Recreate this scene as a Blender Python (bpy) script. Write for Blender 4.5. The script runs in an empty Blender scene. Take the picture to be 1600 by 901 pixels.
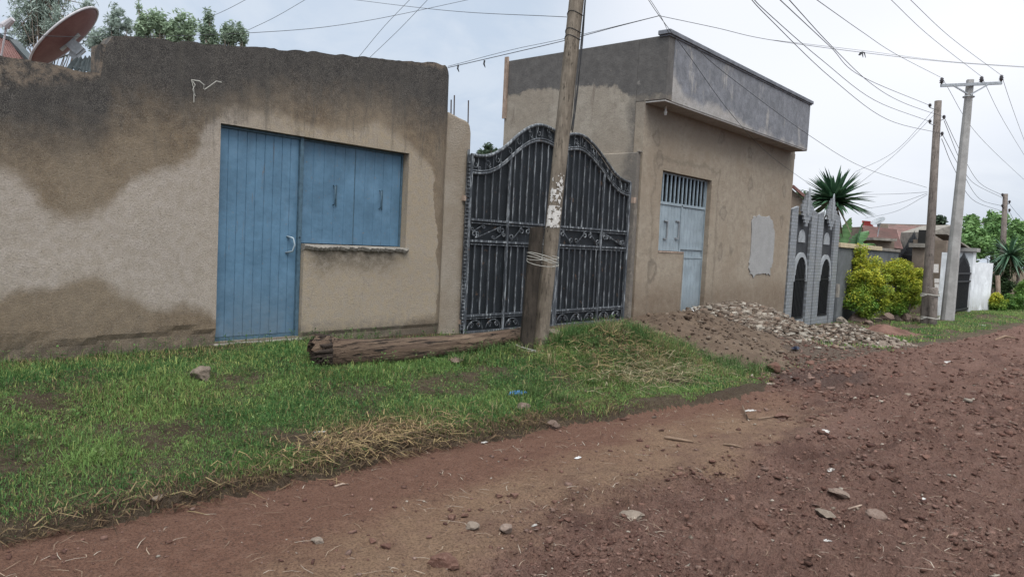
import bpy, math, random
import numpy as np
from math import sin, cos, pi, radians, atan, sqrt, exp

random.seed(7); RNG = np.random.default_rng(7)
scn = bpy.context.scene
COL = scn.collection

# ------------------------------------------------------------------ camera model
F = 1150.0; CZ = 1.5
_p = atan(71.4/1150); _r = radians(2.8); _a = radians(40.889312)
_f = np.array([cos(_a)*cos(_p), sin(_a)*cos(_p), -sin(_p)])
_R0 = np.array([sin(_a), -cos(_a), 0.0]); _U0 = np.cross(_R0, _f)
CF, CR, CU = _f, _R0*cos(_r)+_U0*sin(_r), -_R0*sin(_r)+_U0*cos(_r)
def ray(x, y): return CF + CR*(x-800)/F + CU*(450.5-y)/F
def at(x, y, dep):
    d = ray(x, y)*dep; return np.array([d[0], d[1], CZ+d[2]])
def on_y(x, y, Y):
    d = ray(x, y); t = Y/d[1]; return np.array([d[0]*t, Y, CZ+d[2]*t])
def on_x(x, y, X):
    d = ray(x, y); t = X/d[0]; return np.array([X, d[1]*t, CZ+d[2]*t])

# ------------------------------------------------------------------ noise and terrain
_T = np.random.default_rng(3).random((256, 256))
def vnoise(x, y):
    x = np.asarray(x, float); y = np.asarray(y, float)
    xi = np.floor(x).astype(int); yi = np.floor(y).astype(int)
    fx = x-xi; fy = y-yi; fx = fx*fx*fx*(fx*(fx*6-15)+10); fy = fy*fy*fy*(fy*(fy*6-15)+10)
    a = _T[xi & 255, yi & 255]; b = _T[(xi+1) & 255, yi & 255]
    c = _T[xi & 255, (yi+1) & 255]; d = _T[(xi+1) & 255, (yi+1) & 255]
    return (a*(1-fx)+b*fx)*(1-fy) + (c*(1-fx)+d*fx)*fy - 0.5
def fbm(x, y, o=4, g=0.5):
    s = 0; a = 1; k = 1
    for i in range(o):
        s = s + a*vnoise(np.asarray(x)*k+17.3*i, np.asarray(y)*k-9.1*i); a *= g; k *= 2.03
    return s
def ss(v, a, b):
    t = np.clip((np.asarray(v, float)-a)/(b-a), 0, 1); return t*t*(3-2*t)
EX = [-60, -5, 1, 2.2, 3.4, 5, 7.2, 8.2, 9.3, 13, 17, 28, 70, 600]
EY = [3.95, 3.95, 3.88, 3.72, 3.77, 3.54, 3.15, 3.2, 3.5, 3.6, 3.4, 2.95, 2.9, 2.9]
VX = [-60, 1.8, 3.6, 7, 11.3, 13, 16, 18.7, 22, 27, 35, 600]
VY = [.31, .31, .33, .25, .20, .18, -.02, -.33, -.40, -.33, -.3, -.3]
def edge(x): return np.interp(x, EX, EY) + 0.10*fbm(np.asarray(x)*1.9, 3.3, 3)
def gs(x, y, cx, cy, rx, ry, a): return a*np.exp(-((x-cx)/rx)**2-((y-cy)/ry)**2)
def rough_mask(x, y):
    e = np.interp(x, EX, EY)
    d = e-y + 0.35*fbm(x*.8, y*.8, 2)
    m = ss(d, 1.0, 1.5)
    m = np.maximum(m, ss(x+0.6*fbm(x*.5, y*.5+9, 2), 6.0, 8.5))
    return m
def height(x, y, fine=False):
    x = np.asarray(x, float); y = np.asarray(y, float)
    e = edge(x)
    road = -0.3*ss(x, 6, 24)
    verge = np.interp(x, VX, VY)
    d = y-e
    t = ss(d, 0.0, 2.5)
    h = road*(1-t)+verge*t
    lip = .07*ss(d, -.03, .12)*(1-t)*(1-ss(x, 7.5, 9.5))
    h = h+lip
    h = h + gs(x, y, 6.6, 4.75, 1.2, .55, .10) + gs(x, y, 7.7, 4.95, 1.1, .65, .27)
    h = h + 0.05*fbm(x*.7, y*.7, 3)*ss(np.abs(d), 0, 1.0)
    # ruts and clods on the road
    rm = rough_mask(x, y)*(d < 0.1)
    h = h - gs(0*x, e-y-1.55+.15*fbm(x*.4, 2.2, 2), 0, 0, 1, .24, .055)*(1-ss(d, -.2, 0))
    h = h + rm*0.045*fbm(x*2.2, y*3.6, 3)
    if fine:
        n = fbm(x*9, y*9, 4, .6)
        h = h + rm*(0.042*n + 0.075*np.maximum(fbm(x*13+5, y*13, 3)-.10, 0)) + (1-rm)*0.004*n
        h = h + (d > 0)*(0.016*fbm(x*5, y*5, 3)+.03*fbm(x*1.9+4, y*2.3, 2))
        n2 = fbm(x*31+3, y*31, 2, .6); h = h + (.2+.8*rm)*0.017*n2
    return h
def H(x, y): return float(height(x, y))
def ground(px, py, lift=0.0):
    d = ray(px, py); t = 1.5
    while t < 120:
        if CZ+d[2]*t <= H(d[0]*t, d[1]*t)+lift: break
        t *= 1.01
    lo, hi = t/1.01, t
    for _ in range(18):
        m = (lo+hi)/2
        if CZ+d[2]*m <= H(d[0]*m, d[1]*m)+lift: hi = m
        else: lo = m
    return np.array([d[0]*hi, d[1]*hi, CZ+d[2]*hi])

# ------------------------------------------------------------------ node helpers
class G:
    def __init__(s, name, world=None):
        if world: s.t = world.node_tree
        else:
            s.m = bpy.data.materials.new(name); s.m.use_nodes = True; s.t = s.m.node_tree
        s.t.nodes.clear(); s._pos = None
    def n(s, ty, ins=None, **pr):
        nd = s.t.nodes.new(ty)
        for k, v in pr.items(): setattr(nd, k, v)
        for k, v in (ins or {}).items():
            if v is None: continue
            i = nd.inputs[k]
            if isinstance(v, bpy.types.NodeSocket): s.t.links.new(v, i)
            else:
                if i.type == 'RGBA' and hasattr(v, '__len__') and len(v) == 3: v = (*v, 1)
                i.default_value = v
        return nd
    def pos(s):
        if s._pos is None: s._pos = s.n('ShaderNodeNewGeometry').outputs['Position']
        return s._pos
    def gen(s): return s.n('ShaderNodeTexCoord').outputs['Object']
    def noise(s, scale, detail=3, rough=.55, vec=None, dist=0, out=0):
        return s.n('ShaderNodeTexNoise', {'Vector': vec if vec is not None else s.pos(), 'Scale': scale, 'Detail': detail, 'Roughness': rough, 'Distortion': dist}).outputs[out]
    def vor(s, scale, vec=None, feature='F1', rnd=1.0):
        return s.n('ShaderNodeTexVoronoi', {'Vector': vec if vec is not None else s.pos(), 'Scale': scale, 'Randomness': rnd}, feature=feature)
    def math(s, op, a, b=None, c=None, clamp=False):
        nd = s.n('ShaderNodeMath', operation=op, use_clamp=clamp)
        for i, v in enumerate((a, b, c)):
            if v is None: continue
            if isinstance(v, bpy.types.NodeSocket): s.t.links.new(v, nd.inputs[i])
            else: nd.inputs[i].default_value = v
        return nd.outputs[0]
    def vmath(s, op, a, b):
        nd = s.n('ShaderNodeVectorMath', operation=op)
        for i, v in enumerate((a, b)):
            if isinstance(v, bpy.types.NodeSocket): s.t.links.new(v, nd.inputs[i])
            else: nd.inputs[i].default_value = v
        return nd.outputs[0]
    def mr(s, v, a, b, c=0, d=1, smooth=True):
        return s.n('ShaderNodeMapRange', {0: v, 1: a, 2: b, 3: c, 4: d}, interpolation_type='SMOOTHSTEP' if smooth else 'LINEAR').outputs[0]
    def mix(s, f, a, b, blend='MIX'):
        return s.n('ShaderNodeMix', {0: f, 6: a, 7: b}, data_type='RGBA', blend_type=blend).outputs[2]
    def sep(s, v=None):
        return s.n('ShaderNodeSeparateXYZ', {0: v if v is not None else s.pos()}).outputs
    def comb(s, x, y, z): return s.n('ShaderNodeCombineXYZ', {0: x, 1: y, 2: z}).outputs[0]
    def curve(s, v, pts, x0, x1, y1):
        f = s.math('DIVIDE', s.math('SUBTRACT', v, x0), x1-x0)
        nd = s.n('ShaderNodeFloatCurve', {'Factor': 1.0, 'Value': f})
        c = nd.mapping.curves[0]; P = [((a-x0)/(x1-x0), b/y1) for a, b in pts]
        c.points[0].location = P[0]; c.points[1].location = P[-1]
        for q in P[1:-1]: c.points.new(*q)
        nd.mapping.update()
        return s.math('MULTIPLY', nd.outputs[0], y1)
    def bump(s, h, dist=.01, strength=1.0, nrm=None):
        return s.n('ShaderNodeBump', {'Height': h, 'Distance': dist, 'Strength': strength, 'Normal': nrm}).outputs[0]
    def out(s, col, rough=.9, bump=None, metal=0, spec=.3, **kw):
        ins = {'Base Color': col, 'Roughness': rough, 'Metallic': metal, 'Specular IOR Level': spec}
        if bump is not None: ins['Normal'] = bump
        ins.update(kw)
        b = s.n('ShaderNodeBsdfPrincipled', ins)
        o = s.n('ShaderNodeOutputMaterial', {'Surface': b.outputs[0]})
        return s.m

def simple(name, col, rough=.85, var=.3, scale=6, bump=.004, bscale=40, col2=None, metal=0, spec=.3, obj=False, stretch=None):
    g = G(name); v = g.gen() if obj else g.pos()
    if stretch: v = g.vmath('MULTIPLY', v, stretch)
    n = g.noise(scale, 5, .65, vec=v)
    f = g.mr(n, .3, .7)
    c2 = col2 or tuple(c*(1-var) for c in col); c1 = tuple(min(1, c*(1+var*.5)) for c in col) if not col2 else col
    c = g.mix(f, c2, c1)
    fine = g.noise(bscale, 4, .7, vec=v)
    c = g.mix(g.mr(fine, .35, .65, 0, .35), c, tuple(x*.6 for x in col))
    return g.out(c, rough, g.bump(fine, bump), metal, spec)

# ------------------------------------------------------------------ materials
def m_plaster_front():
    g = G('weathered_plaster')
    w = g.noise(1.6, 5, .65, out=1); w2 = g.noise(7, 4, .7)
    p = g.vmath('ADD', g.pos(), g.vmath('MULTIPLY', g.vmath('SUBTRACT', w, (.5, .5, .5)), (.45, 0, .45)))
    X, Y, Z = g.sep(p)[0:3]
    X0, Y0, Z0 = g.sep()[0:3]
    f1 = g.curve(X, [(-4, 2.1), (1, 1.95), (1.77, 1.83), (2.04, 1.66), (2.33, 1.5), (2.59, 1.58), (2.83, 1.85), (3.02, 1.98), (3.26, 2.1), (3.5, 2.4), (3.7, 2.62), (5, 2.62), (5.63, 2.72), (6.0, 2.62), (6.36, 2.45), (6.5, 1.9), (6.58, .9), (6.7, .1), (9, .1)], -4, 9, 5)
    f2 = g.curve(X, [(-4, .8), (1, .85), (1.77, .87), (2.04, .96), (2.38, 1.07), (2.65, .95), (2.99, .82), (3.55, .73), (3.8, .3), (5.8, .3), (6.3, .5), (9, .6)], -4, 9, 5)
    f3 = g.curve(X, [(-4, 2.1), (1, 2.05), (1.77, 2.08), (2.47, 2.15), (2.7, 2.5), (3.3, 2.5), (3.8, 2.72), (5.5, 3.0), (6.6, 2.95), (9, 3.0)], -4, 9, 5)
    wu = g.mr(g.math('SUBTRACT', Z, f1), -.05, .12); wl = g.mr(g.math('SUBTRACT', f2, Z), -.05, .12)
    wet = g.math('MAXIMUM', wu, wl)
    mold = g.mr(g.math('SUBTRACT', g.math('ADD', Z, g.math('MULTIPLY', g.math('SUBTRACT', w2, .5), .5)), f3), -.32, .38)
    # plaster colours
    big = g.noise(.9, 3, .6); mid = g.noise(11, 5, .7); fine = g.noise(70, 4, .75); tiny = g.noise(220, 2, .8)
    dryL = g.mix(g.mr(X0, 3.2, 4.6), (.335, .285, .245), (.29, .228, .155))
    dry = g.mix(g.mr(mid, .3, .7), (.27, .225, .18), dryL)
    wetc = g.mix(g.mr(mid, .35, .7), (.110, .076, .047), (.175, .126, .080))
    wetc = g.mix(g.mr(big, .4, .6, 0, .5), wetc, (.20, .155, .11))
    moldc = g.mix(g.mr(mid, .35, .7), (.019, .017, .017), (.044, .039, .036))
    c = g.mix(wet, dry, wetc); c = g.mix(mold, c, moldc)
    # vertical runs below the parapet
    st = g.noise(7, 5, .75, vec=g.vmath('MULTIPLY', g.pos(), (1, 1, .10)))
    c = g.mix(g.math('MULTIPLY', g.mr(st, .50, .64, 0, .6), g.mr(Z0, 1.6, 3.0)), c, (.05, .044, .038))
    us = g.math('MULTIPLY', g.math('MULTIPLY', g.mr(Z, .95, 1.28), g.mr(Z0, 1.37, 1.36)), g.math('MULTIPLY', g.mr(X, 4.55, 4.8), g.mr(X, 6.1, 5.8)))
    c = g.mix(g.math('MULTIPLY', us, g.mr(mid, .3, .6, .15, .8)), c, (.075, .06, .046))
    # lime scale along the broken top
    topm = g.math('MULTIPLY', g.mr(g.math('SUBTRACT', Z0, g.curve(X0, [(-4, 2.73), (2.5, 2.73), (2.53, 3.05), (6.8, 3.66), (9, 3.7)], -4, 9, 5)), -.02, .06), g.mr(mid, .4, .6, 0, .75))
    c = g.mix(topm, c, (.17, .125, .09))
    # dark foot, pits and trowel crumbs
    c = g.mix(g.mr(g.math('ADD', Z0, g.math('MULTIPLY', g.math('SUBTRACT', mid, .5), .35)), .55, .28, 0, .8), c, (.075, .058, .042))
    pits = g.vor(26); pm = g.mr(pits.outputs['Distance'], .05, .13, 1, 0)
    c = g.mix(g.math('MULTIPLY', pm, g.mr(g.noise(9, 2), .5, .62, 0, .75)), c, (.05, .045, .04))
    hz = g.noise(26, 4, .75, vec=g.vmath('MULTIPLY', g.pos(), (.45, 1, 1.5)))
    c = g.mix(g.mr(hz, .62, .70, 0, .55), c, (.06, .048, .038))
    c = g.mix(g.mr(fine, .36, .58, .55, 0), c, g.mix(.5, c, (.05, .042, .035))); c = g.mix(g.mr(tiny, .48, .66, 0, .8), c, g.mix(.28, c, (.55, .49, .42)))
    # hairline cracks
    cr = g.vor(.9, vec=g.vmath('ADD', g.pos(), g.vmath('MULTIPLY', g.noise(5, 4, .7, out=1), (.35, .35, .35))), feature='DISTANCE_TO_EDGE')
    crm = g.math('MULTIPLY', g.mr(cr.outputs['Distance'], 0, .008, 1, 0), g.mr(g.noise(1.1, 2), .5, .6))
    c = g.mix(g.math('MULTIPLY', crm, .25), c, (.04, .035, .03))
    h = g.math('ADD', g.math('MULTIPLY', fine, .5), g.math('ADD', g.math('MULTIPLY', mid, .3), g.math('MULTIPLY', pm, -.4)))
    return g.out(c, g.mix(wet, (.95,)*3, (.8,)*3), g.bump(h, .016, .8), spec=.2)

def m_plaster2(name, kind):
    """kind: 'front' (street face), 'side' (face towards the gate), 'band' (overhanging parapet)"""
    g = G(name)
    w = g.noise(2.2, 5, .7, out=1)
    p = g.vmath('ADD', g.pos(), g.vmath('MULTIPLY', g.vmath('SUBTRACT', w, (.5, .5, .5)), (.5, .5, .5)))
    X, Y, Z = g.sep(p)[0:3]; X0, Y0, Z0 = g.sep()[0:3]
    mid = g.noise(6, 5, .7); big = g.noise(.8, 3, .6); fine = g.noise(55, 4, .75); tiny = g.noise(200, 2, .8)
    if kind == 'front':
        c = g.mix(g.mr(mid, .3, .7), (.225, .180, .134), (.30, .25, .192))
        c = g.mix(g.mr(big, .42, .6, 0, .6), c, (.22, .168, .12))
        c = g.mix(g.mr(Z, 3.3, 4.2, 0, .55), c, (.155, .135, .118))  # canopy shade put into the plaster colour below the overhang
        # round damp rings left by the scaffold holes
        v = g.vor(.85, vec=g.vmath('MULTIPLY', p, (1, 0, .8)), rnd=.85).outputs['Distance']
        ring = g.math('MULTIPLY', g.mr(v, .07, .10), g.mr(v, .12, .17, 1, 0))
        c = g.mix(g.math('MULTIPLY', ring, .6), c, (.10, .08, .062))
        c = g.mix(g.mr(v, .07, .13, .25, 0), c, (.15, .115, .085))
        for (a_, b_) in ((1127, 213), (1172, 242), (1172, 287), (1225, 297), (1129, 333), (1124, 393), (1027, 217), (1031, 249), (1221, 345), (1205, 225)):
            q_ = on_y(a_, b_, 7.0); ex = g.math('DIVIDE', g.math('SUBTRACT', X, float(q_[0])+.02), .8); ez = g.math('MULTIPLY', g.math('SUBTRACT', Z, float(q_[2])), .95)
            dd_ = g.math('SQRT', g.math('ADD', g.math('MULTIPLY', ex, ex), g.math('MULTIPLY', ez, ez)))
            rg = g.math('MULTIPLY', g.mr(dd_, .08, .125), g.mr(dd_, .13, .19, 1, 0))
            c = g.mix(g.math('MULTIPLY', rg, .5), c, (.095, .075, .06)); c = g.mix(g.mr(dd_, .05, .13, .28, 0), c, (.14, .115, .09))
        # wet rising stain beside and under the hatch
        sp = g.math('MULTIPLY', g.mr(Z, .5, 1.1, 1, 0), g.mr(mid, .3, .6, .3, 1))
        c = g.mix(g.math('MULTIPLY', sp, .7), c, (.115, .074, .046))
        # damp outline around the opening
        dx = g.math('MAXIMUM', g.math('SUBTRACT', 11.9, X), g.math('SUBTRACT', X, 14.55))
        dz = g.math('MAXIMUM', dx, g.math('SUBTRACT', Z, 3.2))
        c = g.mix(g.math('MULTIPLY', g.mr(g.math('ABSOLUTE', dz), 0, .07, 1, 0), .45), c, (.12, .095, .07))
    elif kind == 'side':
        c = g.mix(g.mr(mid, .3, .7), (.24, .205, .165), (.31, .27, .22))
        c = g.mix(g.mr(big, .42, .6, 0, .5), c, (.21, .17, .13))
        f = g.curve(Y, [(6, 4.15), (6.8, 4.2), (7.2, 4.22), (7.8, 4.42), (8.6, 4.5), (10.4, 4.53), (12, 4.5)], 6, 12, 6)
        c = g.mix(g.math('MULTIPLY', g.mr(Y, 7.42, 7.2, 0, .9), g.mr(mid, .32, .52, .3, 1)), c, (.10, .088, .078))
        drips = g.noise(4, 4, .7, vec=g.vmath('MULTIPLY', g.pos(), (1, 1, .18)))
        c = g.mix(g.math('MULTIPLY', g.mr(drips, .55, .66, 0, .6), g.mr(Z0, 2.9, 4.2)), c, (.13, .10, .08))
        dark = g.mix(g.mr(mid, .3, .75), (.066, .062, .061), (.105, .098, .094))
        sp = g.mr(g.noise(3.4, 4, .7), .62, .7, 0, .7); dark = g.mix(sp, dark, (.22, .2, .18))
        c = g.mix(g.mr(g.math('SUBTRACT', Z, f), -.03, .05), c, dark)
    else:
        dark = g.mix(g.mr(mid, .3, .75), (.115, .12, .135), (.20, .204, .228))
        lite = g.mix(g.mr(mid, .3, .7), (.27, .25, .235), (.35, .33, .315))
        f = g.curve(X, [(11, 4.9), (11.6, 4.75), (12.1, 4.3), (13.7, 4.35), (15.2, 4.2), (17.5, 4.18), (19, 4.2)], 11, 19, 6)
        st = g.noise(2.4, 5, .75, vec=g.vmath('MULTIPLY', g.pos(), (1, 1, .35)))
        m = g.math('MAXIMUM', g.mr(g.math('SUBTRACT', f, Z), -.05, .12), g.mr(st, .55, .66, 0, .75))
        c = g.mix(m, dark, lite)
    pits = g.vor(22); pm = g.mr(pits.outputs['Distance'], .05, .12, 1, 0)
    c = g.mix(g.math('MULTIPLY', pm, g.mr(g.noise(7, 2), .48, .62, 0, .6)), c, (.07, .06, .05))
    hz = g.noise(18, 4, .75, vec=g.vmath('MULTIPLY', g.pos(), (.6, .6, 1.3)))
    c = g.mix(g.mr(hz, .60, .70, 0, .45), c, (.075, .06, .05))
    c = g.mix(g.mr(fine, .36, .58, .5, 0), c, g.mix(.5, c, (.06, .05, .042))); c = g.mix(g.mr(tiny, .48, .66, 0, .8), c, g.mix(.26, c, (.55, .49, .42)))
    h = g.math('ADD', g.math('MULTIPLY', fine, .5), mid)
    return g.out(c, .93, g.bump(h, .018, .8), spec=.2)

def m_dirt(name, road=True):
    g = G(name)
    X, Y, Z = g.sep()[0:3]
    w = g.noise(.9, 4, .65, out=1)
    p = g.vmath('ADD', g.pos(), g.vmath('MULTIPLY', g.vmath('SUBTRACT', w, (.5, .5, .5)), (1.2, 1.0, 0)))
    PX, PY, PZ = g.sep(p)[0:3]
    n1 = g.noise(2.2, 6, .7); n2 = g.noise(14, 5, .7); n3 = g.noise(75, 4, .8); n4 = g.noise(260, 2, .8)
    if road:
        c = g.mix(g.mr(n1, .3, .7), (.148, .079, .061), (.215, .122, .094))
        # trodden strip along the verge, then a dusty tan strip
        s1 = g.math('MULTIPLY', g.mr(PY, 2.55, 2.85), g.mr(PX, 9.5, 6.5))
        c = g.mix(g.math('MULTIPLY', s1, .8), c, g.mix(n2, (.165, .080, .050), (.215, .108, .070)))
        s2 = g.math('MULTIPLY', g.math('MULTIPLY', g.mr(PY, 2.1, 2.5), g.mr(PY, 3.2, 2.8)), g.mr(PX, 8.5, 6))
        c = g.mix(g.math('MULTIPLY', s2, g.mr(n1, .3, .6, .35, .9)), c, (.29, .185, .115))
        c = g.mix(g.math('MULTIPLY', g.mr(n2, .5, .75, 0, .45), 1), c, (.28, .165, .12))
        c = g.mix(g.mr(n2, .25, .48, .55, 0), c, (.070, .030, .021))
        dp = g.noise(.8, 5, .7, vec=g.vmath('MULTIPLY', g.pos(), (.45, 1.2, 1)), dist=.5)
        c = g.mix(g.math('MULTIPLY', g.mr(dp, .52, .62, 0, .55), g.mr(PY, 2.9, 2.4)), c, (.075, .036, .028))
        # damp dark stain beside the heap
        dd = g.vmath('MULTIPLY', g.vmath('SUBTRACT', p, (9.6, 3.1, 0)), (.55, 1.3, 0))
        ln = g.n('ShaderNodeVectorMath', {0: dd}, operation='LENGTH').outputs['Value']
        c = g.mix(g.mr(ln, .35, .9, .7, 0), c, (.055, .038, .035))
    else:
        c = g.mix(g.mr(n1, .3, .7), (.07, .052, .034), (.13, .10, .062))
        c = g.mix(g.math('MULTIPLY', g.mr(PX, 9.6, 7.6), g.mr(n2, .35, .65, .2, .9)), c, (.050, .031, .019))
        c = g.mix(g.math('MULTIPLY', g.mr(PX, 8.5, 9.6), g.mr(PX, 20, 17)), c, g.mix(n2, (.085, .06, .045), (.165, .125, .098)))
    sp = g.vor(55); m = g.mr(sp.outputs['Distance'], .12, .2, 1, 0)
    m = g.math('MULTIPLY', m, g.mr(g.noise(40, 2), .55, .62))
    c = g.mix(g.math('MULTIPLY', m, .8), c, g.mix(g.noise(17, 2), (.30, .26, .23), (.16, .11, .09)))
    c = g.mix(g.mr(n3, .38, .56, .62, 0), c, (.045, .022, .017) if road else (.03, .022, .015))
    c = g.mix(g.mr(n4, .52, .68, 0, .4), c, (.34, .24, .19))
    h = g.math('ADD', n2, g.math('ADD', g.math('MULTIPLY', n3, .7), g.math('MULTIPLY', m, .3)))
    return g.out(c, .96, g.bump(h, .055, 1.0), spec=.15)

def m_attr(name, rough=.6, trans=.25, spec=.3):
    g = G(name)
    a = g.n('ShaderNodeAttribute', attribute_name='tint').outputs['Color']
    b = g.n('ShaderNodeBsdfPrincipled', {'Base Color': a, 'Roughness': rough, 'Specular IOR Level': spec})
    t = g.n('ShaderNodeBsdfTranslucent', {'Color': a})
    mx = g.n('ShaderNodeMixShader', {0: trans, 1: b.outputs[0], 2: t.outputs[0]})
    g.n('ShaderNodeOutputMaterial', {'Surface': mx.outputs[0]})
    return g.m

def m_tintrock(name):
    g = G(name); a = g.n('ShaderNodeAttribute', attribute_name='tint').outputs['Color']; f = g.noise(70, 4, .8)
    c = g.mix(g.mr(f, .38, .6, .5, 0), a, g.mix(.6, a, (.03, .022, .018)))
    return g.out(c, .95, g.bump(f, .008), spec=.15)
def m_rock(name, a, b, hi=(.4, .36, .32)):
    g = G(name); v = g.pos()
    n = g.noise(9, 5, .7); f = g.noise(60, 4, .8)
    rnd = g.noise(3.1, 1, .5)
    c = g.mix(g.mr(rnd, .35, .65), a, b); c = g.mix(g.mr(n, .3, .7, .5, 0), c, tuple(x*.55 for x in a))
    c = g.mix(g.mr(f, .45, .75, 0, .4), c, hi)
    return g.out(c, .95, g.bump(f, .01), spec=.15)

def m_painted(name, col, dirt=(.11, .10, .085), amount=.5, low=.2, high=1.2, chips=(.16, .13, .11)):
    g = G(name); X, Y, Z = g.sep()[0:3]
    n = g.noise(3, 5, .7); st = g.noise(14, 4, .7, vec=g.vmath('MULTIPLY', g.pos(), (1, 1, .08))); f = g.noise(90, 3, .7)
    c = g.mix(g.mr(n, .3, .7), tuple(x*.82 for x in col), tuple(x*1.1 for x in col))
    c = g.mix(g.mr(st, .5, .75, 0, .3), c, tuple(x*.6 for x in col))
    c = g.mix(g.math('MULTIPLY', g.mr(Z, high, low), g.mr(n, .35, .65, .15, amount)), c, dirt)
    c = g.mix(g.mr(g.noise(23, 4, .7), .64, .70, 0, .8), c, chips)
    ru = g.noise(9, 4, .7, vec=g.vmath('MULTIPLY', g.pos(), (2.2, 1, .22))); c = g.mix(g.math('MULTIPLY', g.mr(ru, .60, .72, 0, .5), g.mr(n, .4, .6)), c, (.13, .085, .055))
    c = g.mix(g.mr(g.noise(2.2, 3, .6), .52, .7, 0, .35), c, tuple(min(1, x*1.35+.03) for x in col))
    c = g.mix(g.mr(f, .6, .75, 0, .3), c, tuple(min(1, x*1.6+.05) for x in col))
    return g.out(c, g.mr(n, .3, .7, .42, .62), g.bump(g.noise(12, 3), .006), spec=.4)

def m_iron(name, base, worn, amt):
    g = G(name)
    st = g.noise(16, 5, .75, vec=g.vmath('MULTIPLY', g.pos(), (1.6, 1.6, .25))); n = g.noise(3, 4, .7); f = g.noise(110, 3, .8)
    c = g.mix(g.mr(n, .3, .7), base, tuple(x*1.8 for x in base))
    c = g.mix(g.mr(st, .62-amt, .72-amt*.6, 0, .9), c, worn)
    c = g.mix(g.mr(f, .58, .7, 0, .6), c, tuple(x*.7 for x in worn))
    c = g.mix(g.mr(g.noise(9, 3), .66, .74, 0, .7), c, (.13, .075, .045))
    return g.out(c, .55, g.bump(f, .004), metal=.15, spec=.4)

def m_wood(name, a, b, crack=(.03, .025, .02), z=.06):
    g = G(name); v = g.vmath('MULTIPLY', g.pos(), (1, 1, z))
    n = g.noise(28, 5, .75, vec=v); m = g.noise(5, 4, .7); cr = g.noise(55, 3, .7, vec=v)
    c = g.mix(g.mr(n, .3, .7), a, b)
    c = g.mix(g.mr(m, .4, .65, 0, .55), c, tuple(x*.6 for x in a))
    c = g.mix(g.mr(cr, .60, .68, 0, .85), c, crack)
    return g.out(c, .9, g.bump(g.math('SUBTRACT', n, g.mr(cr, .6, .68)), .012), spec=.2)

def m_log():
    g = G('weathered_log_wood'); v = g.vmath('MULTIPLY', g.gen(), (.09, 1.6, 1.6))
    n = g.noise(14, 6, .75, vec=v, dist=.6); m = g.noise(3, 4, .7, vec=g.gen()); cr = g.noise(20, 4, .75, vec=v, dist=.4)
    c = g.mix(g.mr(n, .3, .7), (.062, .038, .025), (.150, .103, .070))
    c = g.mix(g.mr(m, .4, .62, 0, .6), c, (.085, .055, .038))
    c = g.mix(g.mr(cr, .57, .64), c, (.018, .012, .009))
    return g.out(c, .85, g.bump(g.math('SUBTRACT', n, g.mr(cr, .56, .66)), .04), spec=.25)

def m_tiles():
    g = G('grey_mosaic_tiles')
    X, Y, Z = g.sep()[0:3]
    b = g.n('ShaderNodeTexBrick', {'Vector': g.comb(X, Z, 0), 'Color1': (.235, .245, .26, 1), 'Color2': (.175, .185, .20, 1), 'Mortar': (.13, .135, .14, 1), 'Scale': 1.0, 'Mortar Size': .012, 'Brick Width': .17, 'Row Height': .085})
    c = g.mix(g.mr(g.noise(4, 3), .4, .7, 0, .4), b.outputs[0], (.2, .19, .175))
    return g.out(c, .45, g.bump(b.outputs[1], .004, -1), spec=.45)

def m_corrug(name, col, col2, axis=0, pitch=.25):
    g = G(name)
    n = g.noise(1.5, 5, .7); f = g.noise(30, 4, .7)
    c = g.mix(g.mr(n, .35, .65), col, col2); c = g.mix(g.mr(f, .4, .7, 0, .5), c, tuple(x*.5 for x in col2))
    return g.out(c, .7, g.bump(f, .004), metal=0, spec=.3)

MAT = {}
MAT['plaster'] = m_plaster_front()
MAT['p2front'] = m_plaster2('tan_plaster_street_face', 'front'); MAT['p2side'] = m_plaster2('tan_plaster_side_face', 'side'); MAT['p2band'] = m_plaster2('grey_cement_parapet', 'band')
MAT['road'] = m_dirt('red_dirt'); MAT['verge'] = m_dirt('verge_soil', False)
MAT['pebble'] = m_tintrock('loose_stones')
MAT['grass'] = m_attr('grass_blades', .7, .3, .12); MAT['leaf'] = m_attr('leaves', .6, .25, .25); MAT['leafgloss'] = m_attr('waxy_leaves', .4, .12, .5)
MAT['rock'] = m_rock('brown_stone', (.13, .085, .068), (.21, .155, .125), (.30, .24, .20)); MAT['greyrock'] = m_rock('grey_stone', (.15, .115, .09), (.22, .175, .14), (.3, .25, .2))
MAT['rubble'] = m_rock('cement_rubble', (.15, .12, .095), (.27, .235, .195), (.38, .34, .3)); MAT['clod'] = m_rock('dirt_clod', (.10, .050, .037), (.17, .095, .072), (.27, .18, .14))
MAT['soil'] = m_rock('tan_soil', (.088, .060, .042), (.125, .088, .062), (.19, .145, .11))
MAT['blue'] = m_painted('blue_door_paint', (.077, .15, .222)); MAT['greyblue'] = m_painted('grey_blue_door_paint', (.225, .265, .29), low=.2, high=.9)
MAT['bluedark'] = simple('worn_blue_metal', (.07, .12, .16), .5, .4, 20, .002)
MAT['handle'] = simple('handle_steel', (.30, .36, .40), .4, .3, 20, .001, metal=.4)
MAT['sheet'] = m_iron('black_gate_sheet', (.0065, .008, .010), (.07, .08, .09), .035); MAT['bar'] = m_iron('worn_gate_bar', (.035, .038, .043), (.30, .31, .32), .13)
MAT['pole'] = m_wood('weathered_pole_wood', (.115, .092, .070), (.20, .165, .13)); MAT['polefar'] = m_wood('dark_pole_wood', (.12, .098, .085), (.185, .155, .135))
MAT['post'] = m_wood('old_post_wood', (.022, .017, .013), (.046, .036, .028)); MAT['plank'] = m_wood('pale_plank_wood', (.28, .20, .155), (.38, .29, .23))
MAT['log'] = m_log(); MAT['rot'] = simple('rotten_wood', (.04, .028, .021), .95, .6, 12, .03, 30)
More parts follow.
